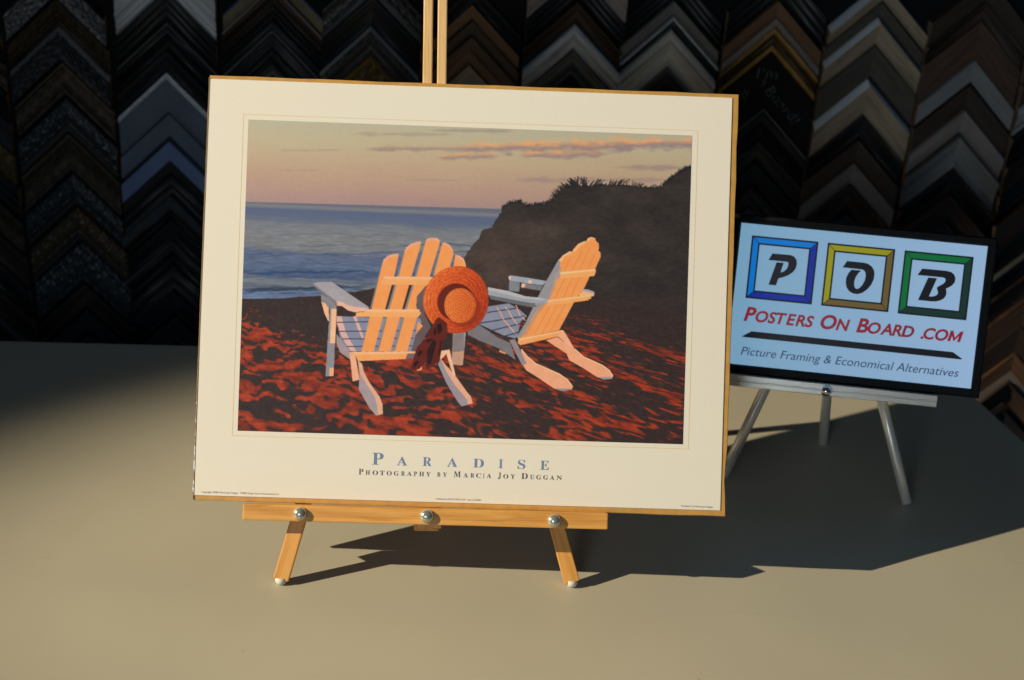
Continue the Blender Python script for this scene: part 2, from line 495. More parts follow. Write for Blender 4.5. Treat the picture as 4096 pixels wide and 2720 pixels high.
# style: what it looks like, then bands (name, from, to, profile, outer depth, inner depth, material, relief)
ST = {
    'black': ("plain satin black moulding corner", [('rail', 0, 1, 'cove', .024, .012, 'black', None)]),
    'black_ridged': ("black moulding corner with fine ridges", [('rail', 0, 1, 'ridges', .020, .012, 'black', None)]),
    'black_round': ("rounded black moulding corner", [('rail', 0, .8, 'round', .016, .014, 'black', None), ('lip', .8, 1, 'flat', .012, .012, 'charcoal', None)]),
    'black_line': ("black moulding corner with thin grey outer edge", [('lip', 0, .1, 'flat', .024, .023, 'dark_grey', None), ('rail', .1, 1, 'ogee', .020, .010, 'black', None)]),
    'black_silver': ("black moulding corner with thin silver edge", [('lip', 0, .10, 'flat', .024, .024, 'silver', None), ('rail', .10, 1, 'ogee', .018, .010, 'black', None)]),
    'charcoal': ("charcoal grey moulding corner", [('rail', 0, 1, 'scoop', .022, .014, 'charcoal', None)]),
    'charcoal_step': ("stepped charcoal grey moulding corner", [('rail', 0, .5, 'flat', .024, .020, 'charcoal', None), ('lip', .5, 1, 'cove', .017, .010, 'black', None)]),
    'spark': ("dark silver moulding corner with sparkling speckles", [('lip', 0, .14, 'round', .018, .018, 'grey_silver', None), ('rail', .14, 1, 'cove', .020, .012, 'old_silver', ('carve', 0.00072))]),
    'ribbed': ("bronze brown moulding corner with cross ribs", [('rail', 0, .68, 'round', .016, .014, 'bronze', ('rib', .0016, 15)), ('lip', .68, 1, 'ogee', .014, .010, 'bronze_dull', None)]),
    'silver_mottle': ("mottled grey moulding corner with silver edge", [('lip', 0, .11, 'flat', .017, .023, 'silver', None), ('rail', .11, 1, 'cove', .021, .012, 'grey_silver', ('carve', 0.00072))]),
    'gold_mottle': ("mottled brown moulding corner with gold edge", [('lip', 0, .09, 'flat', .022, .022, 'gold_dark', None), ('rail', .09, 1, 'round', .016, .012, 'bronze_dull', ('carve', 0.00072))]),
    'grey_mottle': ("speckled grey moulding corner", [('rail', 0, .8, 'round', .018, .014, 'grey_silver', ('carve', 0.00084)), ('lip', .8, 1, 'flat', .012, .012, 'black', None)]),
    'bronze_line': ("dull brown moulding corner with bronze edge line", [('lip', 0, .08, 'flat', .022, .022, 'bronze', None), ('rail', .08, 1, 'scoop', .020, .012, 'bronze_dull', ('carve', 0.00048))]),
    'speck_gold': ("brown grey moulding corner with gold flecks", [('rail', 0, .82, 'round', .018, .014, 'bronze', ('carve', 0.00108)), ('lip', .82, 1, 'flat', .012, .012, 'black', None)]),
    'scroll': ("wide ornate grey moulding corner with carved scrolls", [('rail', 0, 1, 'round', .018, .012, 'grey_silver', ('carve', 0.00216))]),
    'gold_ornate': ("ornate moulding corner with rubbed gold leaf", [('rail', 0, .7, 'round', .018, .014, 'gold_dark', ('carve', 0.00180)), ('lip', .7, 1, 'flat', .013, .012, 'gold_dark', None)]),
    'white_rib': ("broad white moulding corner with grooved lines", [('rail', 0, .62, 'scoop', .034, .022, 'whitewash', None), ('lip', .62, 1, 'ridges', .020, .014, 'whitewash', None)]),
    'slate': ("broad slate moulding corner with beaded silver edge", [('lip', 0, .15, 'round', .026, .026, 'silver', ('rib', .0009, 34)), ('rail', .15, 1, 'flat', .024, .014, 'slate', None)]),
    'slate_dark': ("flat dark slate moulding corner", [('rail', 0, .86, 'flat', .022, .018, 'slate', None), ('lip', .86, 1, 'flat', .010, .010, 'black', None)]),
    'sky_reflect': ("smooth moulding corner with blue sky reflection painted in", [('rail', 0, .6, 'flat', .024, .018, 'sky_reflect_blue', None), ('lip', .6, 1, 'flat', .012, .010, 'black', None)]),
    'olive': ("olive brown moulding corner with blue grey edge", [('lip', 0, .22, 'flat', .022, .020, 'slate', None), ('rail', .22, 1, 'flat', .019, .014, 'olive', None)]),
    'brown_line': ("dark moulding corner with brown grey edge line", [('lip', 0, .16, 'flat', .022, .021, 'taupe', None), ('rail', .16, 1, 'ogee', .018, .010, 'brown', None)]),
    'silver_lip': ("speckled black moulding corner with grey inner lip", [('rail', 0, .76, 'scoop', .024, .018, 'grey_silver', ('carve', 0.00060)), ('lip', .76, 1, 'round', .014, .014, 'dark_grey', None)]),
    'bead': ("black moulding corner with silver bead row", [('lip', 0, .10, 'flat', .018, .027, 'warm_grey', None), ('beading', .16, .42, 'round', .016, .016, 'old_silver', ('rib', .002, 16)), ('rail', .42, 1, 'scoop', .018, .010, 'charcoal', None)]),
    'gold_edge': ("black and gold ornate moulding corner", [('lip', 0, .13, 'flat', .018, .027, 'gold', None), ('rail', .13, 1, 'round', .016, .012, 'gold_dark', ('carve', 0.00180))]),
    'brown_flat': ("flat dark brown moulding corner", [('rail', 0, 1, 'flat', .020, .016, 'brown', None)]),
    'chestnut_dark': ("flat chestnut brown moulding corner", [('rail', 0, 1, 'flat', .020, .016, 'chestnut', None)]),
    'red_flat': ("flat reddish brown moulding corner", [('rail', 0, 1, 'flat', .020, .016, 'red_brown', None)]),
    'tan_grey': ("tan moulding corner around a grey centre", [('rail', 0, .5, 'flat', .020, .018, 'tan', None), ('lip', .5, 1, 'flat', .012, .012, 'grey_face', None)]),
    'taupe': ("taupe grey moulding corner", [('rail', 0, 1, 'flat', .022, .016, 'taupe', None)]),
    'taupe_band': ("taupe grey moulding corner with dark inner band", [('rail', 0, .6, 'flat', .022, .018, 'taupe', None), ('lip', .6, 1, 'ogee', .015, .010, 'black', None)]),
    'brown_scoop': ("dark red brown moulding corner", [('rail', 0, 1, 'scoop', .024, .014, 'brown', None)]),
    'drift': ("silver grey driftwood moulding corner", [('rail', 0, .55, 'round', .020, .016, 'driftwood', None), ('lip', .55, 1, 'cove', .020, .012, 'driftwood', None)]),
    'charcoal_wood': ("charcoal moulding corner with raised inner bead", [('rail', 0, .6, 'scoop', .022, .014, 'dark_grey', None), ('lip', .6, 1, 'round', .014, .010, 'charcoal', None)]),
    'grey_flat': ("flat dark grey moulding corner", [('rail', 0, 1, 'flat', .020, .017, 'dark_grey', None)]),
    'silver_double': ("dark moulding corner with double silver edge", [('lip', 0, .18, 'flat', .017, .025, 'silver', None), ('lip', .24, .38, 'flat', .021, .020, 'silver', None), ('rail', .38, 1, 'cove', .016, .010, 'charcoal', None)]),
    'warm_grey': ("broad warm grey moulding corner with scooped face", [('lip', 0, .28, 'round', .022, .020, 'warm_grey', None), ('rail', .28, .78, 'scoop', .024, .018, 'warm_grey', None), ('lip', .78, 1, 'ogee', .014, .010, 'dark_grey', None)]),
    'wood_grey': ("brown wood moulding corner with grey inner line", [('rail', 0, .7, 'flat', .022, .018, 'chestnut', None), ('lip', .7, 1, 'flat', .020, .020, 'taupe', None)]),
    'gold': ("gold moulding corner with dark groove", [('lip', 0, .28, 'round', .022, .020, 'gold', None), ('rail', .28, .72, 'scoop', .022, .016, 'gold_dark', None), ('lip', .72, 1, 'round', .016, .014, 'gold', None)]),
    'chalkboard': ("broad chalkboard black moulding corner with chalk writing", [('rail', 0, 1, 'flat', .018, .018, 'chalkboard', None)]),
    'tan_white': ("tan wood moulding corner with white outer edge", [('lip', 0, .15, 'flat', .010, .028, 'white', None), ('rail', .15, 1, 'flat', .024, .016, 'tan', None)]),
    'taupe_dark': ("flat dark taupe moulding corner", [('rail', 0, .88, 'flat', .022, .018, 'taupe_dark', None), ('lip', .88, 1, 'flat', .012, .012, 'black', None)]),
    'grey_wood': ("grey moulding corner with fine wood grain", [('rail', 0, .85, 'flat', .022, .018, 'grey_wood', None), ('lip', .85, 1, 'flat', .012, .012, 'black', None)]),
    'grey_red': ("grey streaked moulding corner with reddish grain", [('rail', 0, .5, 'flat', .022, .020, 'grey_red', None), ('rail', .5, 1, 'flat', .018, .014, 'grey_red', None)]),
    'grey_hollow': ("silver grey moulding corner with hollow face", [('lip', 0, .12, 'flat', .022, .022, 'taupe_dark', None), ('rail', .12, 1, 'scoop', .022, .014, 'grey_wood', None)]),
}

HALF = 0.0665


def band_mesh(name, t0, t1, pts, s, side, relief, mat, parent, seed):
    """one moulding strip running at 45 degrees from the mitre down to the column's edge"""
    rs = np.random.RandomState(seed)
    rows = [(t0, 0.0)] + [(t0 + (t1 - t0) * t, d) for t, d in pts] + [(t1, 0.0)]
    if relief:
        n = 8 * relief[2] if relief[0] == 'rib' else 64
        n = min(n, 140)
        if relief[0] == 'carve' and len(pts) < 9:
            rows = [(t0, 0.0)] + [(t0 + (t1 - t0) * k / 8, pts[0][1] + (pts[-1][1] - pts[0][1]) * k / 8) for k in range(9)] + [(t1, 0.0)]
    else:
        n = 1
    ph = rs.rand(8) * 6.28
    T = np.array([r[0] for r in rows])[:, None]
    D = np.array([r[1] for r in rows])[:, None] + np.zeros((1, n + 1))
    A = np.linspace(0, 1, n + 1)[None, :]
    if relief:
        R = len(rows)
        across = np.clip((np.arange(R) - 1) / (R - 3), 0, 1)[:, None]
        if relief[0] == 'rib':
            rel = relief[1] * np.sin(A * relief[2] * 2 * math.pi) * np.sin(math.pi * across)
        else:
            aa, bb = A * HALF / 0.0058, (T - t0) * s / 0.0058
            rel = relief[1] * (np.sin(3.1 * aa + 2.2 * np.sin(2.1 * bb + ph[0]) + ph[1]) + np.sin(4.3 * bb + 2.0 * np.sin(2.7 * aa + ph[2]) + ph[3])
                               + 0.6 * np.sin(7.7 * aa + 3.3 * bb + ph[4]) + 0.5 * np.sin(6.1 * bb - 5.3 * aa + ph[5])) / 2.4
        rel[0, :] = 0
        rel[-1, :] = 0
        D = D + rel
    X = A * HALF + 0 * T
    co = np.stack([side * X, -D, -T * s - X], -1).reshape(-1, 3)
    uv = np.stack([X * 1.414 + ph[6] * 0.1, T * s * 0.707 + ph[7] * 0.05 + 0 * X], -1).reshape(-1, 2)
    w = n + 1
    idx = np.arange(len(rows) * w).reshape(len(rows), w)
    quads = np.stack([idx[:-1, :-1], idx[:-1, 1:], idx[1:, 1:], idx[1:, :-1]], -1).reshape(-1, 4)
    cap = idx[:, n]
    if side < 0:
        quads, cap = quads[:, ::-1], cap[::-1]
    loops = np.concatenate([quads.ravel(), cap]).astype(np.int32)
    me = bpy.data.meshes.new(name)
    me.vertices.add(len(co))
    me.vertices.foreach_set("co", co.astype(np.float32).ravel())
    me.loops.add(len(loops))
    me.loops.foreach_set("vertex_index", loops)
    nq = len(quads)
    me.polygons.add(nq + 1)
    me.polygons.foreach_set("loop_start", np.arange(0, nq * 4 + 1, 4, dtype=np.int32))
    smooth = np.zeros(nq + 1, bool)
    if len(pts) > 2:
        smooth[n:nq - n] = True
    me.update(calc_edges=True)
    me.polygons.foreach_set("use_smooth", smooth)
    me.polygons.foreach_set("material_index", np.array([0] * nq + [1], np.int32))
    me.uv_layers.new(name="grain").data.foreach_set("uv", uv[loops].astype(np.float32).ravel())
    me.materials.append(mat)
    me.materials.append(RAW)
    return link(bpy.data.objects.new(name, me), parent)


ORD = ["topmost", "second", "third", "fourth", "fifth", "sixth", "seventh", "eighth", "ninth", "tenth", "eleventh", "twelfth", "thirteenth",
       "fourteenth", "fifteenth", "sixteenth", "seventeenth", "eighteenth"]
COLS = {
    # key: (x at z=0.3, lean, where, apex heights in mm, styles)
    'Z': (-0.775, 0.058, "left-edge column", [354, 314, 273, 231, 186, 139, 89, 37, -12, -61, -108, -151, -190],
          ['black_line', 'bronze_line', 'black', 'charcoal', 'gold_ornate', 'black_ridged', 'bronze_line', 'brown_scoop', 'black', 'brown_scoop', 'black_line', 'black']),
    'A': (-0.634, 0.058, "first full column", [388, 343, 305, 257, 208, 158, 101, 52, -1, -66, -104, -144, -185],
          ['spark', 'ribbed', 'silver_mottle', 'gold_mottle', 'grey_mottle', 'bronze_line', 'grey_mottle', 'speck_gold', 'scroll', 'brown_scoop', 'black', 'black_ridged']),
    'B': (-0.491, 0.01, "second full column", [435, 361, 320, 282, 253, 193, 155, 106, 77, 40, 6, -30, -69, -108, -150],
          ['white_rib', 'black_ridged', 'black_line', 'black', 'slate', 'slate_dark', 'sky_reflect', 'black_round', 'charcoal_step', 'black', 'black_line', 'black_round', 'black', 'black_ridged']),
    'C': (-0.3505, 0.0, "third full column", [401, 378, 351, 331, 311, 290, 272, 252],
          ['olive', 'brown_line', 'black', 'black_round', 'black_ridged', 'black_line', 'charcoal']),
    'D': (-0.219, 0.0, "fourth full column", [415, 372, 330, 290, 252],
          ['silver_lip', 'black', 'bead', 'gold_edge']),
    'E': (-0.0845, 0.0, "fifth full column", [393, 367, 346, 325, 305, 285, 254],
          ['black', 'chestnut_dark', 'brown_flat', 'red_flat', 'chestnut_dark', 'tan_grey']),
    'F': (0.0535, 0.0, "sixth full column", [457, 418, 380, 350, 313, 275],
          ['taupe', 'black_ridged', 'brown_scoop', 'drift', 'charcoal_wood']),
    'G': (0.184, 0.0, "seventh full column", [425, 389, 370, 350, 283, 262],
          ['black_ridged', 'grey_flat', 'silver_double', 'warm_grey', 'black_line']),
    'H': (0.322, -0.015, "eighth full column", [443, 397, 362, 326, 249, 201, 170, 137, 104, 66],
          ['black_ridged', 'wood_grey', 'gold', 'chalkboard', 'black_line', 'charcoal', 'black', 'black_round', 'charcoal']),
    'I': (0.460, -0.02, "ninth full column", [429, 404, 381, 345, 296, 246, 211, 177, 145, 104, 66],
          ['tan_white', 'taupe_dark', 'tan_white', 'taupe_dark', 'tan_white', 'black', 'brown_flat', 'taupe', 'brown_scoop', 'black']),
    'J': (0.600, -0.01, "tenth full column", [445, 412, 386, 332, 296, 261, 227, 175, 139, 100, 59, 21, -14, -53, -101, -141, -182, -223],
          ['brown_flat', 'brown_scoop', 'red_flat', 'grey_wood', 'brown_flat', 'grey_red', 'grey_hollow', 'black', 'brown_scoop', 'black', 'brown_flat', 'black_line', 'black', 'chestnut_dark', 'wood_grey', 'brown_line', 'black']),
    'K': (0.740, -0.01, "right-edge column", [400, 366, 332, 290, 247, 204, 160, 116, 71, 29, -14, -57, -101, -145, -190, -236],
          ['black', 'brown_flat', 'drift', 'black', 'brown_scoop', 'black_ridged', 'brown_flat', 'black', 'black_line', 'brown_scoop', 'red_flat', 'brown_flat', 'wood_grey', 'brown_scoop', 'black']),
}
CHALK = None
for ci, (key, (x0, lean, where, zs, styles)) in enumerate(COLS.items()):
    for k, st in enumerate(styles):
        z = zs[k] / 1000
        s = (zs[k] - zs[k + 1]) / 1000
        x = x0 + (0.3 - z) * lean * (1 if x0 < 0 else -1) * (1 if x0 < 0 else -1)
        desc, bands = ST[st]
        e = empty("frame_sample", wall_point(x + random.uniform(-.0012, .0012), z), (0, random.uniform(-.008, .008), WALL_YAW))
        place = "topmost" if k == 0 else ORD[k] + " from top"
        tag(e, "%s, %s of %s" % (desc, place, where), "frame sample", "frame corner samples hung on the wall")
        for bi, (nm, t0, t1, kind, d0, d1, mk, relief) in enumerate(bands):
            extra = random.uniform(-0.002, 0.003)
            gap = 0.0012 / s
            a0 = t0 + (gap if t0 == 0 else 0)
            for side in (-1, 1):
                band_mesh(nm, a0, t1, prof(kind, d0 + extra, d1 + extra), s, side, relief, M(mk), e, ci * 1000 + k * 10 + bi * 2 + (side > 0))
        if st == 'chalkboard':
            CHALK = (e, 0.018 + extra)


# ------------------------------------------------------------------ lettering helpers
GLYPHS = {}


def glyphs(text, italic=0.0, bold=0.0, spacing=1.0):
    key = (text, italic, bold, spacing)
    if key not in GLYPHS:
        GLYPHS[key] = glyph_mesh(*key)
    return GLYPHS[key]


def glyph_mesh(text, italic, bold, spacing):
    c = bpy.data.curves.new("lettering", 'FONT')
    c.body = text
    c.shear = italic
    c.offset = bold
    c.space_character = spacing
    c.resolution_u = 4
    t = bpy.data.objects.new("lettering", c)
    COL.objects.link(t)
    dg = bpy.context.evaluated_depsgraph_get()
    dg.update()
    me = bpy.data.meshes.new_from_object(t.evaluated_get(dg))
    vs = [(v.co.x, v.co.y) for v in me.vertices]
    fs = [tuple(p.vertices) for p in me.polygons]
    bpy.data.objects.remove(t)
    bpy.data.curves.remove(c)
    bpy.data.meshes.remove(me)
    return vs, fs


def fit_box(vs, x0, x1, y0, y1=None, ref=None):
    """scale glyphs to x0..x1; baseline at y0, capital height to y1"""
    xs = [v[0] for v in vs]
    k = (x1 - x0) / max(1e-6, max(xs) - min(xs))
    cap = ref or max(v[1] for v in vs)
    ky = k if y1 is None else (y1 - y0) / cap
    return [(x0 + (v[0] - min(xs)) * k, y0 + v[1] * ky) for v in vs]


def flat_mesh(name, vs, fs, zz, mat, parent, matrix=None):
    ob = mesh_obj(name, [(x / 1000, y / 1000, zz) for x, y in vs], fs, mat, parent)
    # every face looks to the front
    for p in ob.data.polygons:
        if p.normal.z < 0:
            p.flip()
    ob.data.update()
    if matrix is not None:
        ob.matrix_local = matrix
    return ob


def flat_poly(name, pts, zz, mat, parent):
    bm = bmesh.new()
    f = bm.faces.new([bm.verts.new((x / 1000, y / 1000, zz)) for x, y in pts])
    bmesh.ops.triangulate(bm, faces=[f], ngon_method='EAR_CLIP')
    for g in bm.faces:
        g.normal_update()
        if g.normal.z < 0:
            g.normal_flip()
    me = bpy.data.meshes.new(name)
    bm.to_mesh(me)
    bm.free()
    me.materials.append(mat)
    return link(bpy.data.objects.new(name, me), parent)


# chalk words on the black sample
chalk_mat = plain("chalk", (0.22, 0.23, 0.24), rough=0.95, spec=0.05, var=0.6, scale=900)
e, dd = CHALK
for word, cx, cz, ang, width in (("I'm", -4, -30, 4, 30), ("a", -7, -41, 4, 8), ("Chalk", -42, -70, 40, 48), ("Board!", 24, -72, -44, 66)):
    vs, fs = glyphs(word, italic=0.15, bold=-0.026, spacing=1.1)
    w0 = max(v[0] for v in vs)
    vs = [((v[0] - w0 / 2) * width / w0, (v[1] - 0.34) * width / w0) for v in vs]
    vs = [(x, y + 1.2 * math.sin(x * 0.35)) for x, y in vs]
    flat_mesh("chalk_writing", vs, fs, 0, chalk_mat, e,
              Matrix.Translation((cx / 1000, -dd - 0.0006, cz / 1000)) @ Matrix.Rotation(-math.radians(ang), 4, 'Y') @ Matrix.Rotation(math.pi / 2, 4, 'X'))

# ------------------------------------------------------------------ wooden easel with the mounted poster
PO = Vector((-0.29389, 1.46134, 0.07792))
PU = Vector((0.99876, 0.04447, 0.02239))
PV = Vector((-0.03940, 0.43108, 0.90145))
PWv = Vector((0.03044, -0.90122, 0.43230))
PM = frame(PO, PU, PV, PWv)


def pp(u, v, w=0.0):
    return PO + PU * (u / 1000) + PV * (v / 1000) + PWv * (w / 1000)


pine = wood("honey_pine", (0.50, 0.215, 0.038), (0.72, 0.37, 0.090), rough=0.42, stretch=(7, 95, 95), streak=0.5, bump=0.12, spec=0.4)
pine_pale = wood("pale_pine", (0.56, 0.33, 0.12), (0.74, 0.50, 0.24), rough=0.5, stretch=(9, 130, 130), streak=0.6, bump=0.15)
nickel = plain("polished_nickel", (0.56, 0.57, 0.50), rough=0.2, metal=0.72, var=0.04)
rubber = plain("white_rubber", (0.62, 0.60, 0.54), rough=0.55, var=0.05)

easel = empty("wooden_easel", (-0.06, 1.52, 0))
easel_inv = Matrix.Translation((0.06, -1.52, 0))
tag(easel, "honey pine table easel with nickel bolts holding the beach poster", "easel")


def E_(m):
    return easel_inv @ m


def add_bar(name, a, b, width, thick, facing, mat, parent=easel, bevel=0.0012):
    return bar_between(name, a, b, width, thick, facing, mat, parent, bevel, base=easel_inv)


rail = add_bar("ledge", pp(48.3, -13.6, 6), pp(397.8, -12.6, 6), 0.0153, 0.018, PWv, pine, bevel=0.0013)
FL, FR = Vector((-0.2063, 1.4383, 0.0)), Vector((0.0757, 1.4708, 0.0))
LT, RT = pp(200.7, 372, -14), pp(229, 372, -14)
LB, RB = FL + Vector((0.0, 0, 0.0045)), FR + Vector((0.0, 0, 0.0045))
for foot, bottom, mid, top in ((FL, LB, pp(100.5, -15, -9), LT), (FR, RB, pp(349.5, -14, -9), RT)):
    d = (top - bottom).normalized()
    leg, leg_mx = add_bar("leg", bottom, bottom + d * 0.455, 0.0152, 0.0085, PWv, pine)
    ft = lathe("rubber_foot", [(0.0020, 0), (0.0042, 0.0007), (0.0054, 0.0025), (0.0058, 0.0045), (0.0052, 0.0075)], rubber, leg,
               leg_mx.inverted() @ E_(Matrix.Translation(foot)), 20)
for u0, u1 in ((219.1, 207.7), (233.4, 221.5)):
    add_bar("mast_strip", pp(u0, -26, -9.5), pp(u1, 545, -9.5), 0.0092, 0.008, PWv, pine_pale)
add_bar("spacer_block", pp(223.6, -28.5, -9.5), pp(223.2, 6, -9.5), 0.0242, 0.0079, PWv, pine)
add_bar("spacer_block", pp(215.4, 500, -9.5), pp(214.6, 545, -9.5), 0.0242, 0.0079, PWv, pine)
rear_top, rear_foot = pp(219, 398, -22), Vector((-0.055, 1.712, 0.0055))
add_bar("rear_leg", rear_foot, rear_top, 0.0152, 0.0085, (0, -1, 0.2), pine)
for u in ((103.0, -13.6), (223.8, -12.4), (346.0, -13.2)):
    lathe("bolt", [(0.0067, 0), (0.0067, 0.0006), (0.0065, 0.0019), (0.0058, 0.0035), (0.0045, 0.0047), (0.0026, 0.0055), (0.0009, 0.0058)],
          nickel, easel, E_(frame(pp(u[0], u[1], 15), PU, PV, PWv)), 32)

# --- the poster on its board
kraft = plain("kraft_board", (0.52, 0.29, 0.075), rough=0.45, var=0.10, scale=90, spec=0.45, bump=0.05)
paper = plain("poster_paper", (0.80, 0.775, 0.715), rough=0.50, spec=0.30, var=0.012, scale=300, bump=0.02, bscale=900)
poster = empty("mounted_poster", PO)
poster.matrix_world = PM
tag(poster, "cream beach poster with two deck chairs, mounted on brown board", "poster")

bm = bmesh.new()
outline = []
cor = [(-1.6, -4.8), (513.2, -5.6), (514.2, 405.6), (0.4, 405.4)]
for k in range(4):
    (ax, ay), (bx, by) = cor[k], cor[(k + 1) % 4]
    for j in range(24):
        t = j / 24
        wob = 0.25 * math.sin(j * 1.7 + k) + random.uniform(-.18, .18) if j else 0
        px, py = ax + (bx - ax) * t, ay + (by - ay) * t
        if k == 1 and 1 <= j <= 4:
            px -= (0.0, 0.5, 1.6, 0.9, 0.3)[j]
        outline.append((px + (wob if k in (1, 3) else 0), py + (wob if k in (0, 2) else 0)))
fv = [bm.verts.new((x / 1000, y / 1000, -0.0006)) for x, y in outline]
ff = bm.faces.new(fv)
ex = bmesh.ops.extrude_face_region(bm, geom=[ff])
bmesh.ops.translate(bm, vec=(0, 0, -0.0048), verts=[g for g in ex["geom"] if isinstance(g, bmesh.types.BMVert)])
es = [ed for ed in bm.edges if all(abs(v.co.z + 0.0006) < 1e-6 for v in ed.verts)]
bmesh.ops.bevel(bm, geom=es, offset=0.0005, segments=2, affect='EDGES')
bm_obj("backing_board", bm, kraft, poster)

sheet = bar("poster_sheet", (0.508, 0.402, 0.0006), paper, poster, Matrix.Translation((0.254, 0.201, -0.0002)), bevel=0.0002, seg=1)
SHEET_INV = Matrix.Translation((-0.254, -0.201, 0.0002))

# clear wrap: thin glossy film folded round the left edge and the lower right corner
film, fnt, fb = new_mat("clear_film")
fb.inputs["Base Color"].default_value = (0.30, 0.20, 0.10, 1)
fb.inputs["Roughness"].default_value = 0.12
fb.inputs["Specular IOR Level"].default_value = 1.0
fb.inputs["Coat Weight"].default_value = 1.0
fb.inputs["Coat Roughness"].default_value = 0.08
vs, fs = [], []
for j in range(121):
    t = j / 120
    x, y = (-1.6 + 2.0 * t) / 1000, (-4 + 407 * t) / 1000
    b1 = random.uniform(0.05, 0.4) * (0.35 + t) / 1000
    vs += [(x + .0006, y, .0003), (x - .0004 - b1, y, .0002 + b1 * .5), (x - .0007 - b1 * .6, y, -.004)]
for j in range(120):
    for q in (0, 1):
        fs.append((j * 3 + q, j * 3 + q + 1, j * 3 + q + 4, j * 3 + q + 3))
mesh_obj("film_edge", vs, fs, film, poster)


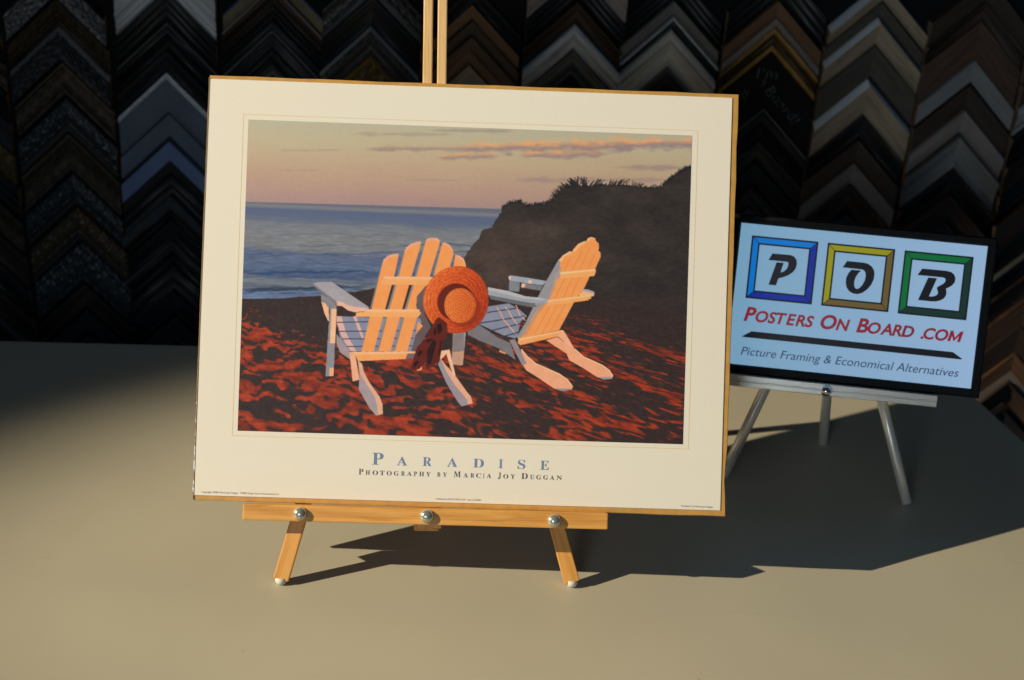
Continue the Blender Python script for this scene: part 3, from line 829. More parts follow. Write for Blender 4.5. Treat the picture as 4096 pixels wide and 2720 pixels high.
# --- the printed picture, painted in millimetres of the print
PIC_W, PIC_H = 429.0, 302.0
INK = [
    ('fill', (157, 150, 154), [(203.2,201.5),(215.8,199.3),(214.0,231.4),(212.2,231.9),(203.5,231.2)]),
    ('fill', (196, 150, 122), [(203.6,217.0),(214.8,215.4),(214.0,231.4),(212.2,231.9),(203.5,231.2)]),
    ('fill', (134, 120, 116), [(203.3,202.1),(214.3,200.6),(214.4,217.8),(203.5,219.4)]),
    ('fill', (134, 136, 152), [(91.1,188.0),(122.9,188.2),(174.4,187.1),(164.4,219.7),(104.4,221.6),(95.4,210.6)]),
    ('fill', (220, 172, 158), [(91.4,188.0),(95.9,187.8),(97.6,193.9),(100.3,202.4),(104.0,209.7),(108.5,216.3),(111.1,221.2),(105.6,221.3),(102.4,216.5),(97.9,209.9),(94.6,202.6),(91.5,194.7)]),
    ('fill', (220, 172, 158), [(106.9,187.5),(110.0,187.7),(112.7,194.0),(116.0,201.9),(118.0,208.6),(116.2,208.9),(112.9,202.0),(109.6,194.1)]),
    ('line', (60, 66, 90), 1.0, [(91.5,194.1),(121.2,192.4)]),
    ('line', (60, 66, 90), 1.0, [(94.6,202.6),(168.7,199.5)]),
    ('line', (60, 66, 90), 1.0, [(97.3,209.9),(165.2,207.0)]),
    ('line', (60, 66, 90), 1.0, [(102.4,217.1),(164.2,214.4)]),
    ('fill', (160, 146, 144), [(91.6,204.6),(96.1,211.2),(105.0,222.0),(106.8,230.1),(104.3,228.7),(95.8,222.9),(91.9,214.4)]),
    ('fill', (142, 138, 140), [(84.0,176.3),(91.1,177.5),(90.8,181.2),(90.2,246.1),(82.5,246.6),(83.5,211.0),(84.7,181.5)]),
    ('fill', (244, 185, 140), [(86.2,180.8),(91.2,181.2),(90.7,214.4),(85.8,214.3)]),
    ('fill', (238, 169, 122), [(86.2,238.2),(90.2,237.8),(90.1,245.8),(85.9,246.3)]),
    ('fill', (136, 130, 132), [(75.5,167.0),(90.7,175.3),(86.2,181.4),(83.5,180.9),(76.2,174.6)]),
    ('fill', (240, 179, 136), [(76.2,174.7),(79.9,175.7),(83.5,180.9),(84.2,192.8),(83.1,192.8),(79.4,185.3)]),
    ('fill', (164, 156, 158), [(68.1,157.4),(71.7,155.7),(85.7,155.1),(122.0,178.3),(121.4,180.2),(106.7,178.2),(101.7,176.9),(90.6,173.9),(68.8,160.1)]),
    ('fill', (126, 120, 122), [(68.1,157.7),(90.6,173.6),(91.4,178.0),(68.8,160.1)]),
    ('fill', (230, 179, 152), [(90.8,173.5),(96.1,174.1),(101.7,176.9),(106.6,178.0),(121.9,179.7),(121.8,182.2),(108.0,183.6),(101.9,182.1),(96.3,178.2),(91.4,178.0)]),
    ('fill', (134, 126, 122), [(154.3,124.2),(152.9,126.7),(139.8,179.0),(130.9,219.9),(132.7,220.7),(141.9,178.9),(150.1,147.2)]),
    ('fill', (134, 126, 122), [(174.4,113.0),(172.9,116.8),(156.2,178.4),(146.6,220.0),(148.7,220.2),(158.2,179.0),(166.4,147.2)]),
    ('fill', (134, 126, 122), [(190.4,114.9),(188.8,117.4),(181.8,145.5),(183.6,145.4)]),
    ('fill', (124, 118, 116), [(132.9,136.7),(131.8,139.2),(123.0,179.5),(125.1,179.5)]),
    ('fill', (255, 154, 84), [(133.3,136.1),(134.4,131.7),(138.2,127.9),(143.6,125.8),(148.9,125.3),(148.6,128.7),(145.2,147.4),(137.7,179.0),(127.8,220.9),(116.2,221.6),(124.8,179.5)]),
    ('fill', (232, 165, 130), [(133.3,136.1),(134.4,131.7),(138.2,127.9),(143.6,125.8),(148.9,125.3),(148.6,127.9),(143.1,128.7),(138.3,131.3),(134.5,135.8)]),
    ('fill', (255, 154, 84), [(154.3,123.8),(155.7,119.2),(159.9,115.7),(165.4,113.3),(169.7,112.8),(169.5,116.9),(161.9,146.8),(154.1,178.5),(144.1,220.3),(132.5,220.7),(141.9,178.9),(149.8,147.2)]),
    ('fill', (232, 165, 130), [(154.2,123.0),(155.7,119.2),(159.9,115.7),(165.4,113.3),(169.7,112.8),(169.5,115.4),(162.4,116.9),(157.8,120.4),(155.3,124.2)]),
    ('fill', (255, 154, 84), [(174.3,112.7),(175.7,109.9),(180.6,108.8),(185.6,109.2),(187.7,111.0),(187.6,115.0),(179.3,146.8),(170.3,179.2),(160.1,219.6),(148.4,220.2),(158.2,179.0),(166.4,147.2)]),
    ('fill', (232, 165, 130), [(174.3,112.4),(175.7,109.9),(180.6,108.8),(185.6,109.2),(187.7,111.0),(187.4,112.3),(180.7,111.3),(175.0,113.2)]),
    ('fill', (255, 154, 84), [(190.4,114.0),(193.1,113.2),(197.5,115.2),(200.7,120.1),(201.5,124.1),(198.5,136.8),(183.3,146.0)]),
    ('fill', (232, 165, 130), [(190.4,113.6),(193.1,113.2),(197.5,115.2),(201.0,120.4),(200.0,120.7),(196.3,116.6),(190.9,115.1)]),
    ('fill', (255, 154, 84), [(203.3,125.2),(207.3,125.4),(211.9,128.7),(214.0,135.7),(213.6,137.5),(201.6,137.3)]),
    ('fill', (232, 165, 130), [(203.3,124.9),(207.3,125.3),(211.9,128.6),(213.8,134.4),(212.8,133.9),(210.3,129.6),(203.6,126.5)]),
    ('fill', (255, 154, 84), [(169.6,190.7),(174.4,194.5),(167.6,203.6)]),
    ('fill', (102, 86, 86), [(175.9,155.5),(183.1,148.5),(176.4,170.9),(175.6,183.3),(182.1,195.4),(177.4,203.0),(169.3,219.3),(163.8,219.7),(167.6,203.3),(174.4,194.5),(172.0,189.0),(167.3,176.2),(167.6,166.3)]),
    ('fill', (252, 167, 100), [(135.4,150.2),(182.6,149.5),(178.1,155.2),(133.5,155.7),(133.1,153.5)]),
    ('fill', (255, 181, 128), [(134.5,148.0),(183.1,147.0),(182.5,149.5),(135.4,150.4)]),
    ('fill', (252, 169, 98), [(109.9,183.6),(169.9,181.0),(172.4,182.2),(169.5,186.7),(109.4,188.0)]),
    ('fill', (255, 181, 128), [(122.0,180.3),(170.2,178.8),(171.2,181.1),(115.4,183.6),(121.5,181.7)]),
    ('fill', (250, 161, 94), [(110.0,224.6),(168.7,221.2),(165.8,226.2),(159.1,227.3),(113.2,230.9)]),
    ('fill', (112, 100, 102), [(160.5,221.8),(170.6,220.7),(166.4,226.2),(158.5,227.3)]),
    ('fill', (255, 181, 128), [(105.0,222.1),(169.3,219.5),(168.7,221.5),(110.0,224.8)]),
    ('fill', (164, 148, 148), [(113.2,230.3),(117.0,233.5),(118.7,240.6),(124.9,251.5),(135.1,264.7),(138.0,272.0),(138.7,281.2),(132.2,283.0),(125.7,276.0),(114.7,257.9),(115.2,246.8)]),
    ('fill', (222, 168, 134), [(112.7,230.0),(117.2,233.3),(118.9,240.6),(125.1,251.5),(135.1,264.7),(138.0,272.0),(138.7,281.2),(133.8,282.6),(132.9,273.4),(130.2,264.8),(121.2,251.6),(115.8,243.1)]),
    ('fill', (236, 171, 132), [(104.7,222.3),(110.0,222.9),(115.2,248.7),(108.7,250.7)]),
    ('fill', (156, 142, 146), [(190.0,231.2),(192.3,226.6),(198.7,235.6),(207.1,247.7),(218.6,257.8),(222.4,261.4),(224.7,268.2),(214.0,271.6),(210.2,267.4),(198.5,249.2)]),
    ('fill', (228, 168, 132), [(192.1,225.7),(198.7,233.2),(207.2,242.1),(218.8,257.5),(222.6,261.4),(224.7,268.4),(220.1,269.3),(218.8,264.6),(207.2,251.4),(198.9,239.3)]),
    ('fill', (240, 185, 148), [(191.7,218.6),(200.6,216.8),(207.2,241.5),(205.0,242.3),(197.7,221.1),(192.0,227.4)]),
    ('fill', (240, 159, 102), [(170.9,232.5),(174.9,232.1),(174.5,237.6),(169.9,238.5)]),
    ('fill', (126, 128, 132), [(256.1,147.2),(266.2,148.6),(265.9,158.7),(255.8,157.8)]),
    ('fill', (122, 122, 122), [(270.5,150.1),(288.6,152.0),(286.6,156.8),(267.9,154.2)]),
    ('fill', (157, 164, 170), [(255.2,144.1),(257.8,142.9),(274.0,144.7),(292.1,147.2),(288.5,151.5),(271.7,149.9),(256.1,147.7)]),
    ('fill', (240, 187, 152), [(255.0,144.0),(257.4,143.2),(257.2,147.1),(255.9,147.4)]),
    ('fill', (248, 187, 152), [(275.0,147.0),(278.1,147.2),(277.2,150.4),(274.0,150.0)]),
    ('fill', (248, 183, 146), [(268.2,150.2),(272.0,150.6),(270.6,154.4),(267.6,154.0)]),
    ('fill', (136, 138, 152), [(236.5,173.8),(256.2,170.1),(267.6,176.5),(274.2,181.9),(267.9,187.6),(265.8,201.3),(263.4,204.1),(252.2,201.5),(228.4,191.2),(225.0,193.0)]),
    ('line', (52, 58, 82), 1.1, [(236.1,179.6),(265.6,174.3)]),
    ('line', (52, 58, 82), 1.1, [(228.3,190.4),(271.5,182.1)]),
    ('line', (52, 58, 82), 1.1, [(236.4,198.2),(269.4,189.1)]),
    ('line', (52, 58, 82), 1.1, [(247.1,204.1),(268.2,197.3)]),
    ('line', (226, 164, 128), 1.0, [(247.8,177.8),(251.1,185.1)]),
    ('line', (226, 164, 128), 1.0, [(255.8,176.3),(259.7,183.6)]),
    ('line', (226, 164, 128), 1.0, [(263.3,171.9),(267.7,182.1)]),
    ('line', (226, 164, 128), 1.0, [(251.7,186.0),(256.9,191.7)]),
    ('line', (226, 164, 128), 1.0, [(260.3,184.2),(264.9,190.2)]),
    ('line', (226, 164, 128), 1.0, [(257.5,192.3),(262.6,198.3)]),
    ('line', (226, 164, 128), 1.0, [(245.2,174.5),(246.3,177.5)]),
    ('line', (226, 164, 128), 1.0, [(253.3,173.3),(254.1,176.0)]),
    ('line', (226, 164, 128), 1.0, [(270.0,182.9),(272.3,186.0)]),
    ('fill', (122, 116, 116), [(217.3,194.3),(228.4,191.7),(247.3,204.0),(258.9,208.4),(264.7,225.1),(248.9,214.5),(231.4,208.2),(217.6,201.9)]),
    ('fill', (228, 152, 112), [(248.9,215.3),(255.5,218.8),(254.0,219.5),(248.7,217.5)]),
    ('fill', (168, 158, 162), [(326.6,153.7),(332.8,154.2),(338.6,156.2),(338.7,158.6),(325.4,156.9)]),
    ('fill', (252, 179, 118), [(324.0,159.2),(327.4,155.9),(338.7,158.0),(338.0,160.2),(334.3,161.3),(332.5,165.0),(324.4,162.8)]),
    ('fill', (255, 154, 84), [(303.1,126.7),(306.9,121.8),(313.6,117.5),(315.8,117.9),(317.3,115.0),(321.5,110.1),(327.7,107.0),(329.3,107.2),(330.7,104.2),(333.8,102.9),(337.6,103.9),(338.7,106.7),(341.2,108.8),(341.8,112.5),(341.1,116.0),(343.2,117.5),(343.7,121.7),(340.8,128.3),(338.5,134.3),(333.7,141.0),(328.8,152.3),(319.5,166.3),(305.6,194.6),(266.6,204.5),(265.3,202.6),(272.9,188.7),(284.5,162.3),(292.7,145.9)]),
    ('fill', (150, 146, 146), [(302.8,126.4),(304.8,124.6),(304.5,133.1),(300.4,145.0),(293.9,165.1),(283.7,175.3),(268.4,203.5),(264.6,202.9),(272.9,188.7),(284.5,162.3),(291.8,147.2)]),
    ('fill', (196, 148, 116), [(304.5,133.1),(306.5,133.0),(297.0,163.1),(290.4,172.0),(273.2,199.9),(268.4,203.5),(283.7,175.3),(293.9,165.1),(300.4,145.0)]),
    ('line', (222, 136, 64), 0.9, [(314.5,123.4),(309.2,136.0)]),
    ('line', (222, 136, 64), 0.9, [(325.7,116.8),(316.1,135.8)]),
    ('line', (222, 136, 64), 0.9, [(332.9,113.4),(323.5,134.9)]),
    ('line', (222, 136, 64), 0.9, [(338.6,117.6),(332.2,133.3)]),
    ('line', (222, 136, 64), 0.9, [(309.5,144.1),(300.7,163.6)]),
    ('line', (222, 136, 64), 0.9, [(316.9,143.6),(308.8,162.7)]),
    ('line', (222, 136, 64), 0.9, [(324.0,142.6),(316.2,160.7)]),
    ('line', (222, 136, 64), 0.9, [(287.9,172.1),(273.3,201.3)]),
    ('line', (222, 136, 64), 0.9, [(296.2,170.6),(281.9,199.3)]),
    ('line', (222, 136, 64), 0.9, [(303.6,169.3),(289.9,197.8)]),
    ('line', (222, 136, 64), 0.9, [(311.4,168.2),(297.3,195.6)]),
    ('fill', (255, 187, 128), [(303.1,126.7),(306.9,121.8),(313.6,117.5),(316.5,118.2),(308.8,122.5),(305.4,128.3)]),
    ('fill', (255, 187, 128), [(316.1,117.5),(321.5,110.1),(327.7,107.0),(329.2,108.0),(323.1,112.0),(318.3,117.9)]),
    ('fill', (255, 187, 128), [(329.3,107.2),(330.7,104.2),(333.8,102.9),(337.6,103.9),(337.0,104.8),(333.6,104.2),(330.9,107.3)]),
    ('fill', (255, 167, 94), [(302.5,138.9),(338.7,134.1),(339.5,136.3),(337.9,140.8),(305.1,144.5)]),
    ('fill', (255, 197, 140), [(302.5,138.6),(338.7,134.0),(339.3,135.6),(304.5,140.3)]),
    ('fill', (166, 150, 146), [(300.0,139.2),(305.2,138.5),(304.6,144.5),(300.1,143.9)]),
    ('fill', (255, 167, 94), [(293.9,165.9),(334.9,159.3),(335.8,162.5),(329.7,165.2),(293.5,171.4)]),
    ('fill', (255, 189, 130), [(293.9,165.7),(334.9,159.3),(335.3,160.6),(294.1,167.7)]),
    ('fill', (106, 104, 104), [(236.1,162.1),(269.8,167.5),(280.0,169.2),(283.6,172.3),(278.6,173.4),(238.7,166.6)]),
    ('fill', (156, 161, 166), [(235.7,155.1),(255.8,158.1),(272.1,162.7),(287.0,163.7),(294.1,165.4),(293.4,168.4),(279.8,169.2),(269.8,168.0),(235.9,162.5)]),
    ('fill', (184, 180, 178), [(235.7,155.1),(255.8,158.1),(272.1,162.7),(287.0,163.7),(294.1,165.4),(287.1,165.7),(270.9,165.0),(235.8,157.8)]),
    ('fill', (255, 161, 90), [(266.6,204.5),(309.1,194.5),(310.7,196.9),(306.8,200.2),(268.6,210.4),(266.0,208.3)]),
    ('fill', (255, 189, 130), [(266.5,204.3),(309.1,194.3),(309.9,195.7),(267.5,206.0)]),
    ('fill', (238, 165, 122), [(293.3,204.8),(304.3,201.3),(313.2,207.2),(320.9,212.6),(329.8,220.3),(348.8,227.8),(355.2,232.0),(359.1,237.4),(357.9,240.0),(350.4,241.1),(344.1,239.1),(331.4,231.5),(316.2,223.3),(313.5,217.1)]),
    ('fill', (244, 175, 132), [(304.3,200.3),(309.9,194.7),(321.1,212.2),(318.6,211.8)]),
    ('fill', (150, 148, 154), [(344.1,239.1),(358.1,238.3),(356.9,240.4),(350.2,241.2)]),
    ('line', (252, 200, 146), 1.0, [(321.5,212.5),(329.8,219.7),(348.8,227.6),(355.4,232.2),(358.8,237.4)]),
    ('fill', (236, 165, 124), [(269.3,214.2),(275.1,220.9),(284.0,228.0),(306.7,237.2),(314.9,242.5),(320.5,249.2),(319.6,251.9),(309.7,253.5),(302.8,251.6),(286.9,241.5),(274.9,234.5),(271.6,229.0)]),
    ('fill', (138, 136, 142), [(302.8,251.4),(319.8,251.4),(312.8,253.9)]),
    ('line', (252, 200, 146), 1.0, [(270.0,214.6),(275.7,221.1),(284.0,227.8),(306.7,237.0),(315.1,242.4),(320.2,248.9)]),
    ('fill', (146, 136, 136), [(257.9,205.9),(263.2,204.6),(273.0,223.4),(275.6,227.8),(271.0,229.9)]),
    ('fill', (96, 30, 22), [(189.2,185.3),(197.4,191.2),(198.3,201.1),(193.7,211.1),(191.7,227.2),(180.9,236.4),(178.4,235.3),(179.6,227.6),(172.3,236.7),(163.8,238.7),(165.3,230.5),(169.2,215.6),(177.5,206.7),(183.3,195.4),(186.2,188.5)]),
    ('fill', (42, 18, 18), [(179.1,217.7),(184.9,207.7),(188.1,210.0),(183.2,231.2),(179.6,232.5)]),
    ('fill', (42, 18, 18), [(169.4,221.8),(172.9,217.9),(174.9,220.3),(170.7,225.4)]),
    ('fill', (42, 18, 18), [(177.6,208.5),(183.7,206.5),(184.3,208.3),(178.9,211.0)]),
    ('fill', (42, 18, 18), [(187.6,192.8),(191.8,191.4),(193.3,198.8),(189.1,202.6)]),
    ('fill', (42, 18, 18), [(191.2,209.9),(192.9,207.4),(192.1,219.8),(189.8,224.8)]),
    ('fill', (42, 18, 18), [(166.6,231.7),(170.2,227.9),(171.5,230.3),(167.4,236.0)]),
    ('fill', (42, 18, 18), [(184.6,197.8),(187.0,195.3),(187.8,201.4),(185.4,204.0)]),
]
CLIFF = [(247.2,79.0),(247.7,75.9),(255.7,71.8),(264.3,70.9),(270.7,75.0),(280.6,73.4),(290.4,70.5),(294.1,69.1),(297.7,64.0),(303.7,57.6),(311.7,53.5),(318.6,52.6),(329.8,53.4),(341.0,51.1),(348.5,51.5),(362.2,50.3),(381.1,52.1),(398.7,52.4),(406.0,46.1),(413.4,39.6),(422.0,33.6),(430.7,30.2),(432.5,177.2),(309.2,156.5),(237.2,156.5),(197.7,157.9),(197.4,148.0),(211.0,127.7),(215.1,121.4),(221.0,113.8),(226.4,107.4),(227.8,100.1),(236.6,97.1),(241.4,90.7),(243.7,86.9)]
LOGO_P = [(36.8,124.4),(56.3,124.6),(60.2,123.4),(63.2,120.1),(64.2,115.8),(63.4,110.6),(61.0,106.5),(55.9,102.2),(49.8,99.3),(46.1,98.2),(44.1,90.2),(36.1,90.2),(42.1,115.2),(49.9,115.5),(47.6,104.7),(50.9,106.1),(53.7,109.1),(55.0,113.0),(54.9,115.9),(53.7,116.9),(33.2,116.9)]
LOGO_O = [(117.2,124.2),(135.0,124.1),(139.7,123.3),(144.1,120.8),(146.9,116.9),(147.9,112.2),(147.5,106.9),(145.8,101.4),(141.9,95.7),(137.2,91.4),(132.2,89.5),(127.5,89.7),(123.1,91.6),(119.8,95.4),(118.3,100.6),(118.2,106.0),(119.9,110.9),(122.8,115.2),(133.2,115.4),(130.6,112.2),(128.2,107.5),(127.2,102.6),(127.6,98.5),(129.1,95.7),(130.9,95.0),(133.6,96.4),(136.1,99.9),(138.2,104.8),(138.7,109.6),(138.0,113.7),(136.3,115.9),(134.1,116.6),(113.2,116.8)]
LOGO_B = [(197.5,123.9),(222.8,124.0),(228.2,123.3),(231.7,120.8),(233.5,117.0),(233.3,112.7),(231.0,109.1),(227.2,106.2),(224.7,104.9),(225.9,101.2),(225.6,97.5),(223.9,94.2),(220.6,91.8),(216.0,90.1),(211.3,89.6),(196.7,89.7),(204.8,115.0),(214.2,115.0),(207.8,94.7),(211.9,95.1),(215.3,96.5),(216.7,98.5),(216.7,100.6),(215.2,103.9),(215.4,105.6),(217.6,107.2),(220.9,109.4),(223.0,112.0),(223.3,114.5),(222.3,115.9),(220.4,116.5),(193.2,116.5)]
CAPTION_TITLE = [('P', 169.3, 180.0, 34.5, 46.0), ('A', 193.1, 203.0, 34.5, 43.0), ('R', 218.0, 226.5, 34.7, 43.2), ('A', 241.6, 251.4, 34.7, 43.2), ('D', 266.8, 277.0, 34.8, 43.1), ('I', 291.5, 295.4, 34.8, 43.2), ('S', 309.8, 317.2, 34.7, 43.4), ('E', 331.7, 340.1, 34.5, 43.2)]
CAPTION_CREDIT = [('P', 156.6, 161.1, 24.6, 30.1), ('H', 163.3, 167.5, 24.6, 28.8), ('O', 169.9, 175.2, 24.6, 28.9), ('T', 177.0, 181.5, 24.6, 28.9), ('O', 183.6, 188.5, 24.6, 28.9), ('G', 190.5, 195.1, 24.6, 28.9), ('R', 197.5, 201.2, 24.7, 28.9), ('A', 203.3, 207.7, 24.7, 28.9), ('P', 209.7, 212.8, 24.7, 29.0), ('H', 215.0, 219.7, 24.7, 29.0), ('Y', 221.7, 225.8, 24.7, 29.0), ('B', 232.3, 235.3, 24.8, 29.0), ('Y', 237.8, 241.7, 24.8, 29.0), ('M', 248.4, 255.0, 24.8, 30.4), ('A', 257.6, 262.2, 24.8, 29.1), ('R', 264.5, 268.2, 24.8, 29.1), ('C', 269.9, 274.6, 24.9, 29.1), ('I', 276.8, 277.9, 24.9, 29.1), ('A', 280.2, 284.6, 24.9, 29.2), ('J', 291.0, 294.1, 24.9, 30.5), ('O', 296.2, 301.1, 24.9, 29.2), ('Y', 303.4, 307.5, 24.9, 29.2), ('D', 313.7, 319.9, 25.0, 30.6), ('U', 322.2, 326.1, 25.0, 29.3), ('G', 328.2, 332.8, 25.0, 29.3), ('G', 334.9, 339.5, 25.0, 29.3), ('A', 341.6, 345.7, 25.0, 29.3), ('N', 347.8, 353.0, 25.1, 29.3)]


def hash_noise(seed):
    return np.random.RandomState(seed).rand(256, 256).astype(np.float32)


def vnoise(x, y, seed):
    T = hash_noise(seed)
    xi, yi = np.floor(x).astype(int), np.floor(y).astype(int)
    fx, fy = x - xi, y - yi
    fx, fy = fx * fx * (3 - 2 * fx), fy * fy * (3 - 2 * fy)
    a, b = T[xi & 255, yi & 255], T[(xi + 1) & 255, yi & 255]
    c, d = T[xi & 255, (yi + 1) & 255], T[(xi + 1) & 255, (yi + 1) & 255]
    return (a * (1 - fx) + b * fx) * (1 - fy) + (c * (1 - fx) + d * fx) * fy


def fbm(x, y, seed, octaves=4):
    s, a, n = 0.0, 0.5, 0.0
    for o in range(octaves):
        s = s + a * vnoise(x * 2 ** o, y * 2 ** o, seed + o)
        n += a
        a *= 0.5
    return s / n


def sstep(a, b, x):
    t = np.clip((x - a) / (b - a), 0, 1)
    return t * t * (3 - 2 * t)


def ramp(stops, t):
    ts = [s[0] for s in stops]
    return np.stack([np.interp(t, ts, [s[1][c] for s in stops]) for c in range(3)], -1)


def in_poly(X, Y, pts):
    inside = np.zeros(X.shape, bool)
    n = len(pts)
    for i in range(n):
        (x1, y1), (x2, y2) = pts[i], pts[(i + 1) % n]
        if y1 == y2:
            continue
        c = ((y1 > Y) != (y2 > Y)) & (X < (x2 - x1) * (Y - y1) / (y2 - y1) + x1)
        inside ^= c
    return inside


def paint(nx, ny):
    sx, sy = nx * 2, ny * 2
    X, Y = np.meshgrid((np.arange(sx) + .5) / sx * PIC_W, (np.arange(sy) + .5) / sy * PIC_H)
    img = np.zeros((sy, sx, 3), np.float32)

    def box(pts, pad=1.0):
        xs, ys = [p[0] for p in pts], [p[1] for p in pts]
        i0, i1 = int(max(0, (min(xs) - pad) / PIC_W * sx)), int(min(sx, (max(xs) + pad) / PIC_W * sx + 1))
        j0, j1 = int(max(0, (min(ys) - pad) / PIC_H * sy)), int(min(sy, (max(ys) + pad) / PIC_H * sy + 1))
        return slice(j0, j1), slice(i0, i1)

    def over(sl, mask, col):
        m = mask[..., None].astype(np.float32)
        img[sl] = img[sl] * (1 - m) + np.asarray(col, np.float32) * m

    full = (slice(0, sy), slice(0, sx))

    def rows_of(y0, y1):
        return (slice(max(0, int(y0 / PIC_H * sy)), min(sy, int(y1 / PIC_H * sy) + 1)), slice(0, sx))

    XF, YF = X, Y
    # sky
    sl = rows_of(0, 84)
    X, Y = XF[sl], YF[sl]
    n = fbm(X / 40, Y / 12, 3)
    sky = ramp([(0, (182, 176, 146)), (18, (188, 173, 137)), (36, (188, 163, 130)), (56, (182, 150, 126)), (72, (172, 139, 126)), (82, (160, 134, 130))], Y + (n - .5) * 10)
    sky += ((X - 215) / 215 * -4)[..., None] + ((fbm(X / 1.6, Y / 1.6, 9, 2) - .5) * 5)[..., None]
    img[sl] = sky
    clouds = [((26, 29.4), (96, 26.6), 1.2, .3, 0), ((96, 10.9), (204, 7.4), 1.6, .38, .15), ((105, 25.1), (245, 19.6), 2.4, .75, .35), ((170, 23.2), (440, 7.2), 5.4, 1.0, .95),
              ((256, 25.8), (354, 19.9), 3.4, .9, .95), ((180, 30.4), (246, 26.6), 3.0, .8, .9), ((345, 34.4), (440, 32.0), 2.4, .6, 0), ((250, 50.5), (420, 44.0), 2.2, .5, 0),
              ((26, 48.6), (74, 47.0), 1.0, .22, 0), ((170, 4.9), (262, 2.0), 1.4, .5, .1), ((146, 54), (210, 52), 1.0, .2, 0)]
    for ci, (p, q, hh, amt, warm) in enumerate(clouds):
        sl = rows_of(min(p[1], q[1]) - 14, max(p[1], q[1]) + 14)
        X, Y = XF[sl], YF[sl]
        t = (X - p[0]) / (q[0] - p[0])
        yc = p[1] + (q[1] - p[1]) * t
        wn = fbm(X / 9, Y / 3.2, 40 + ci, 4)
        env = sstep(0, .18, t) * (1 - sstep(.82, 1.0, t)) if q[0] < 430 else sstep(0, .3, t)
        hx = hh * (0.35 + 0.75 * env) * (0.45 + 1.1 * fbm(X / 14, Y * 0 + ci * 3.3, 60 + ci, 3))
        m = np.clip(1.25 - np.abs(Y - yc) / hx + (wn - .5) * 1.6, 0, 1) * env * amt
        top = np.clip((yc - Y) / hx * .9 + .35 + (wn - .5) * 1.2, 0, 1) * warm
        col = np.stack([np.full_like(X, 146), np.full_like(X, 126), np.full_like(X, 122)], -1) * (1 - top[..., None]) + np.array((228, 166, 112), np.float32) * top[..., None]
        over(sl, m, col)
    # sea
    sl = rows_of(76, 180)
    X, Y = XF[sl], YF[sl]
    hy = 80.1 - (X / 237) * 1.6
    wv = fbm(X / 34, Y / 2.6, 21, 5)
    wv2 = fbm(X / 8, Y / 1.1, 23, 3)
    sea = ramp([(0, (100, 104, 120)), (2.6, (124, 124, 126)), (4.2, (112, 116, 126)), (6, (84, 98, 130)), (13, (88, 102, 128)), (20, (118, 122, 126)), (32, (124, 126, 126)), (42, (120, 124, 124)),
                (48.5, (86, 100, 128)), (55, (86, 104, 134)), (63, (80, 100, 132)), (69, (60, 82, 120)), (74, (104, 114, 126)), (80, (108, 118, 126)), (85.5, (52, 70, 98)),
                (88.5, (84, 104, 138)), (93, (100, 122, 160)), (120, (90, 110, 140))], (Y - hy) + (wv - .5) * 13 * sstep(2, 30, Y - hy) + (X / 429) * -6)
    grey = sea.mean(-1, keepdims=True)
    sea = sea * .76 + grey * .24
    sea += ((wv2 - .5) * 34 * sstep(3, 40, Y - hy))[..., None] * np.array((1, 1, 1.1), np.float32)
    over(sl, sstep(-.3, .5, Y - hy), sea)
    # breaking wave lines and surf
    for (xa, ya), (xb, yb), th_, colw, amt in (((0, 103), (150, 101), .5, (88, 100, 122), .5), ((20, 111), (180, 107), .6, (86, 98, 122), .6), ((40, 121), (235, 115), .7, (76, 90, 120), .6), ((0, 131), (160, 124), 1.0, (62, 80, 118), .75),
                                              ((0, 139), (110, 136), .8, (70, 90, 126), .6), ((0, 150), (140, 142), 1.5, (44, 66, 104), .85), ((20, 156), (150, 149), .6, (72, 90, 120), .5), ((0, 166.5), (128, 157), 1.7, (40, 54, 74), .9),
                                              ((150, 118), (240, 112), .8, (56, 72, 104), .6), ((160, 126), (235, 118), .9, (60, 78, 108), .6), ((0, 170), (120, 161), .9, (112, 134, 172), .8)):
        sl = rows_of(min(ya, yb) - 8, max(ya, yb) + 8)
        X, Y = XF[sl], YF[sl]
        tt = (X - xa) / (xb - xa)
        yc = ya + (yb - ya) * tt + (fbm(X / 16, X * 0 + ya, 27, 4) - .5) * 5
        env = sstep(-.02, .12, tt) * (1 - sstep(.75, 1.02, tt)) * sstep(.3, .55, fbm(X / 22, X * 0 + ya * 1.7, 29, 3) + .12)
        mm = np.clip(1.2 - np.abs(Y - yc) / (th_ * (.5 + fbm(X / 9, X * 0 + ya, 33, 2))), 0, 1) * env * amt
        over(sl, mm, colw)
    # sand
    sl = rows_of(118, PIC_H)
    X, Y = XF[sl], YF[sl]
    sh = np.interp(X, [0, 39, 76, 108, 128, 176, 430], [173.9, 172.0, 168.4, 163.3, 159.4, 152.2, 120]) + (fbm(X / 12, Y / 4, 31, 3) - .5) * 2.0
    s = np.clip((Y - 112) / 190, .12, 1)
    left = 1 - sstep(150, 300, X)
    depth = np.log(np.maximum(Y - 112, 6))

    def ripples(span, rows_, seed, bend):
        gx, gy = X / (span * s), 24 * depth
        w1 = fbm(gx * .9 + 5, gy * .20, seed, 3)
        w2 = fbm(gx * 2.0 + 15, gy * .45, seed + 4, 3)
        wave = np.sin(2 * np.pi * (rows_ * depth + bend * w1 + 1.1 * w2 + X * 0.008)) * .5 + .5
        big = fbm(gx * 1.1 + 2 * w1, gy * .40 + 1.6 * w1, seed + 8, 3)
        fine = fbm(gx * 3.4 + 9, gy * 1.6, seed + 12, 4)
        return wave * .30 + big * .85 + (fine - .5) * .60 + .05, fine

    pl, fl = ripples(36, 12, 171, 3.0)
    pr, fr = ripples(26, 14, 191, 3.6)
    amount = pl * left + pr * (1 - left)
    pat2 = fl * left + fr * (1 - left)
